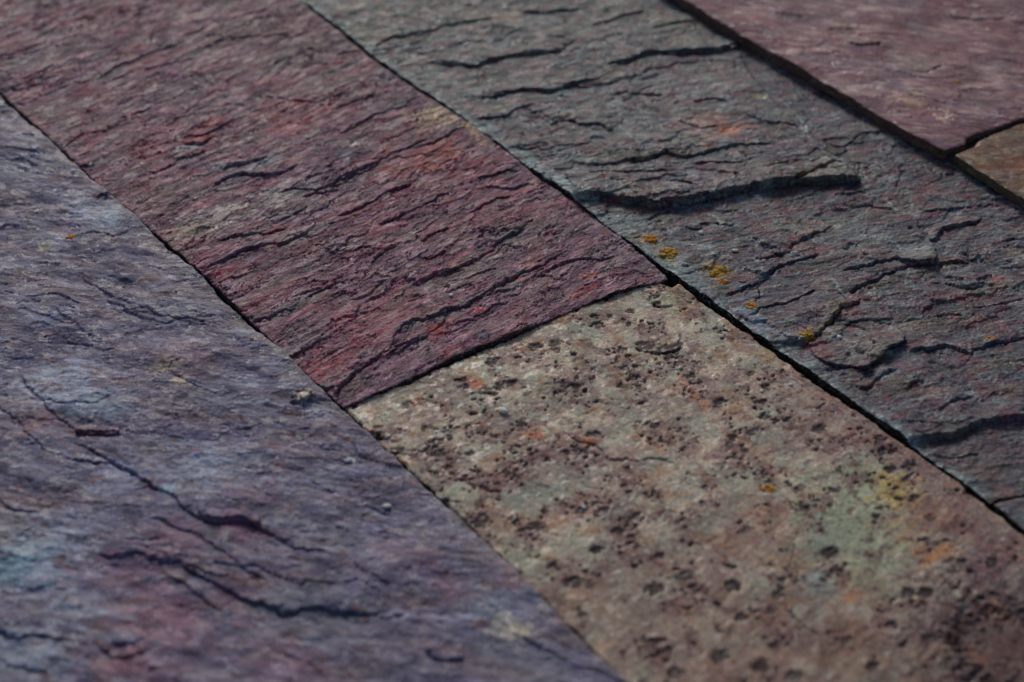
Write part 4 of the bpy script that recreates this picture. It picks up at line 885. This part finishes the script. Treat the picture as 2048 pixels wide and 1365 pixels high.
ledE = [([(1545, 50), (1580, 49), (1605, 55)], .0014, {}), ([(1850, 170), (1865, 163), (1880, 157)], .0016, {}), ([(1690, 110), (1730, 116), (1760, 112)], .0020, {}), ([(1640, 80), (1690, 84), (1720, 78)], .0012, {}),
        ([(1830, 20), (1880, 10), (1930, 12)], .0014, {}), ([(1890, 55), (1950, 62), (2010, 60)], .0018, {})]
blE = [(1420, 20, 40, 2, -35, col(136, 92, 90), .6), (1500, 55, 50, 2.2, -35, col(120, 72, 76), .6), (1640, 30, 50, 1.8, -25, col(112, 98, 94), .6), (1560, 20, 40, 2, -20, col(110, 96, 90), .5), (1900, 50, 60, 2, -20, col(96, 54, 60), .7), (1960, 70, 50, 2, -20, col(92, 58, 64), .6), (1670, 74, 12, 1.8, -10, col(168, 152, 136), .8),
       (1830, 150, 40, 1.8, -30, col(136, 124, 116), .6), (1780, 130, 50, 2.2, -30, col(130, 104, 102), .5), (1810, 225, 20, 2.4, -25, col(176, 144, 126), .7), (1830, 215, 12, 3, -30, col(186, 152, 132), .7), (1890, 252, 8, 3, -35, col(190, 156, 140), .8), (1878, 265, 8, 3, -35, col(184, 150, 138), .7), (1950, 240, 50, 2, -10, col(98, 82, 100), .6), (1760, 60, 50, 2, -25, col(112, 66, 76), .5),
       (1910, 188, 12, 1.3, 0, col(150, 112, 50), .7), (2000, 20, 60, 2, -20, col(92, 76, 88), .5), (1700, 180, 40, 2.4, -30, col(132, 96, 104), .5), (1990, 150, 50, 2, -20, col(104, 84, 94), .5)]
matE = mat('mauve_slate', R(-50), grain=1.0, red=(.15, .05, .055), red_amt=.4, vein=.6, vein_col=(.42, .36, .36), bump=.45, rough=.6, stretch=3, speck=.3, streak=.5, vs=55)
xE = axis([(.75, .96, .0009), (.96, 1.04, .005)])
E_, iE = tile('slate_slab', 'mauve-red raised slab in the upper right corner with a dark sawn edge', E_l, np.array([(1.04, YN), (1.04, YF)]), horiz(KE), flat(YF), xE, axis([(.69, .96, .0009), (.96, YF, .004)]), ZE, hE, pE, matE, ledE, blE, [], seed=7,
              thick=.0062, cut=lin((98, 68, 60)), round_=.0008, tone=.85, bang=R(-48))
lichen_patch(E_, iE, 1911, 187, 9, 7, licY, 21, 'small yellow lichen spot on the raised mauve slab')
def pF(X, Y):
    C = base(X, col(84, 62, 46))
    C = mx(C, sst(-.1, .5, fbm(X*60, Y*60, 5, 121, .6))*.6, col(100, 70, 58))
    C = mx(C, sst(.1, .5, fbm(X*90, Y*70, 5, 122, .6))*.6, col(96, 88, 76))
    return C
blF = [(2030, 350, 30, 1.6, -30, col(112, 62, 54), .8), (2010, 330, 16, 2, -20, col(120, 76, 66), .6), (1960, 345, 10, 3, -32, col(138, 122, 100), .6), (1912, 313, 6, 1.5, -40, col(150, 136, 72), .9), (1990, 300, 26, 2, 15, col(118, 98, 90), .5)]
matF = mat('brown_slate', R(-30), grain=1.0, red=(.12, .05, .035), red_amt=.4, vein=.3, bump=.4, rough=.65, stretch=2, speck=.3, streak=.4)
F_, iF = tile('slate_slab', 'corner of a raised brown slab at the right edge, before the mauve one', F_l, np.array([(1.04, YN), (1.04, YF)]), flat(YN), horiz(KF), axis([(.75, .86, .0010), (.86, 1.04, .005)]), axis([(YN, .58, .004), (.58, .71, .0010)]),
              ZF, lambda X, Y: hE(X+.2, Y)*.7, pF, matF, [], blF, [], seed=8, thick=.0050, cut=lin((100, 84, 58)), bang=R(-40))

# ------------------------------------------------------------------ loose pale grit
gm = plain('pale_grit', (.80, .78, .74), .7, .3, .25, 2500)
grits = [(1006, 822, 6.5, iC, 'white oval grain lying on the pocked slab below its red-slab joint'),
         (1582, 768, 3.2, iC, 'white grain among brown pits near the right edge of the pocked slab'),
         (1523, 781, 3, iC, 'small white grain left of another on the pocked slab'),
         (1168, 1010, 3.5, iC, 'pale grain in the centre of the pocked slab'),
         (698, 926, 4.5, iA, 'white grain on the purple slab nearest the corner of the pocked slab'),
         (773, 1010, 5, iA, 'white grain on the purple slab beside the lower joint'),
         (902, 594, 3.5, iB, 'pale grain on a grey streak of the red slab'),
         (1402, 471, 4.5, iD, 'rounded pale pebble on the flaky slab above the orange lichen'),
         (1470, 509, 4.5, iD, 'pale flat pebble on the flaky slab right of the orange lichen'),
         (1678, 680, 4, iD, 'tiny pale grain on the tan flake of the flaky slab')]
for k, (a, b, r, info, lab) in enumerate(grits):
    rg = np.random.default_rng(500+k); p = at([(a, b)])[0]; rr = r/3600.; z = surf_z(info, p)
    V, F = blob_mesh(rg, rr*1.05, .45, 2, .3, (0, 0, rr*.3), 1.35, rg.uniform(0, 3))
    o = mesh_obj('grit_grain', V, F, gm, loc=(p[0], p[1], z)); o['label'] = lab; o['category'] = 'stone grain'; o['group'] = 'pale grit grains lying on the slabs'

# ------------------------------------------------------------------ bed under the slabs
bx = [(-.6, -.4), (1.9, -.4), (1.9, 2.2), (-.6, 2.2)]
bm_ = plain('joint_soil', (.012, .010, .009), .95, .05, .4, 700)
gx, gy = np.meshgrid(np.linspace(-.6, 1.9, 300), np.linspace(-.4, 2.2, 300))
zz = -.0115+.0012*fbm(gx.ravel()*60, gy.ravel()*60, 4, 130)
I = np.arange(90000).reshape(300, 300)
o = mesh_obj('ground', np.stack([gx.ravel(), gy.ravel(), zz], 1), np.stack([I[:-1, :-1].ravel(), I[:-1, 1:].ravel(), I[1:, 1:].ravel(), I[1:, :-1].ravel()], 1), bm_)
o['kind'] = 'structure'
print('script', round(time.time()-T0, 1), 's; tris', sum(len(o.data.polygons) for o in bpy.data.objects if o.type == 'MESH')*2)
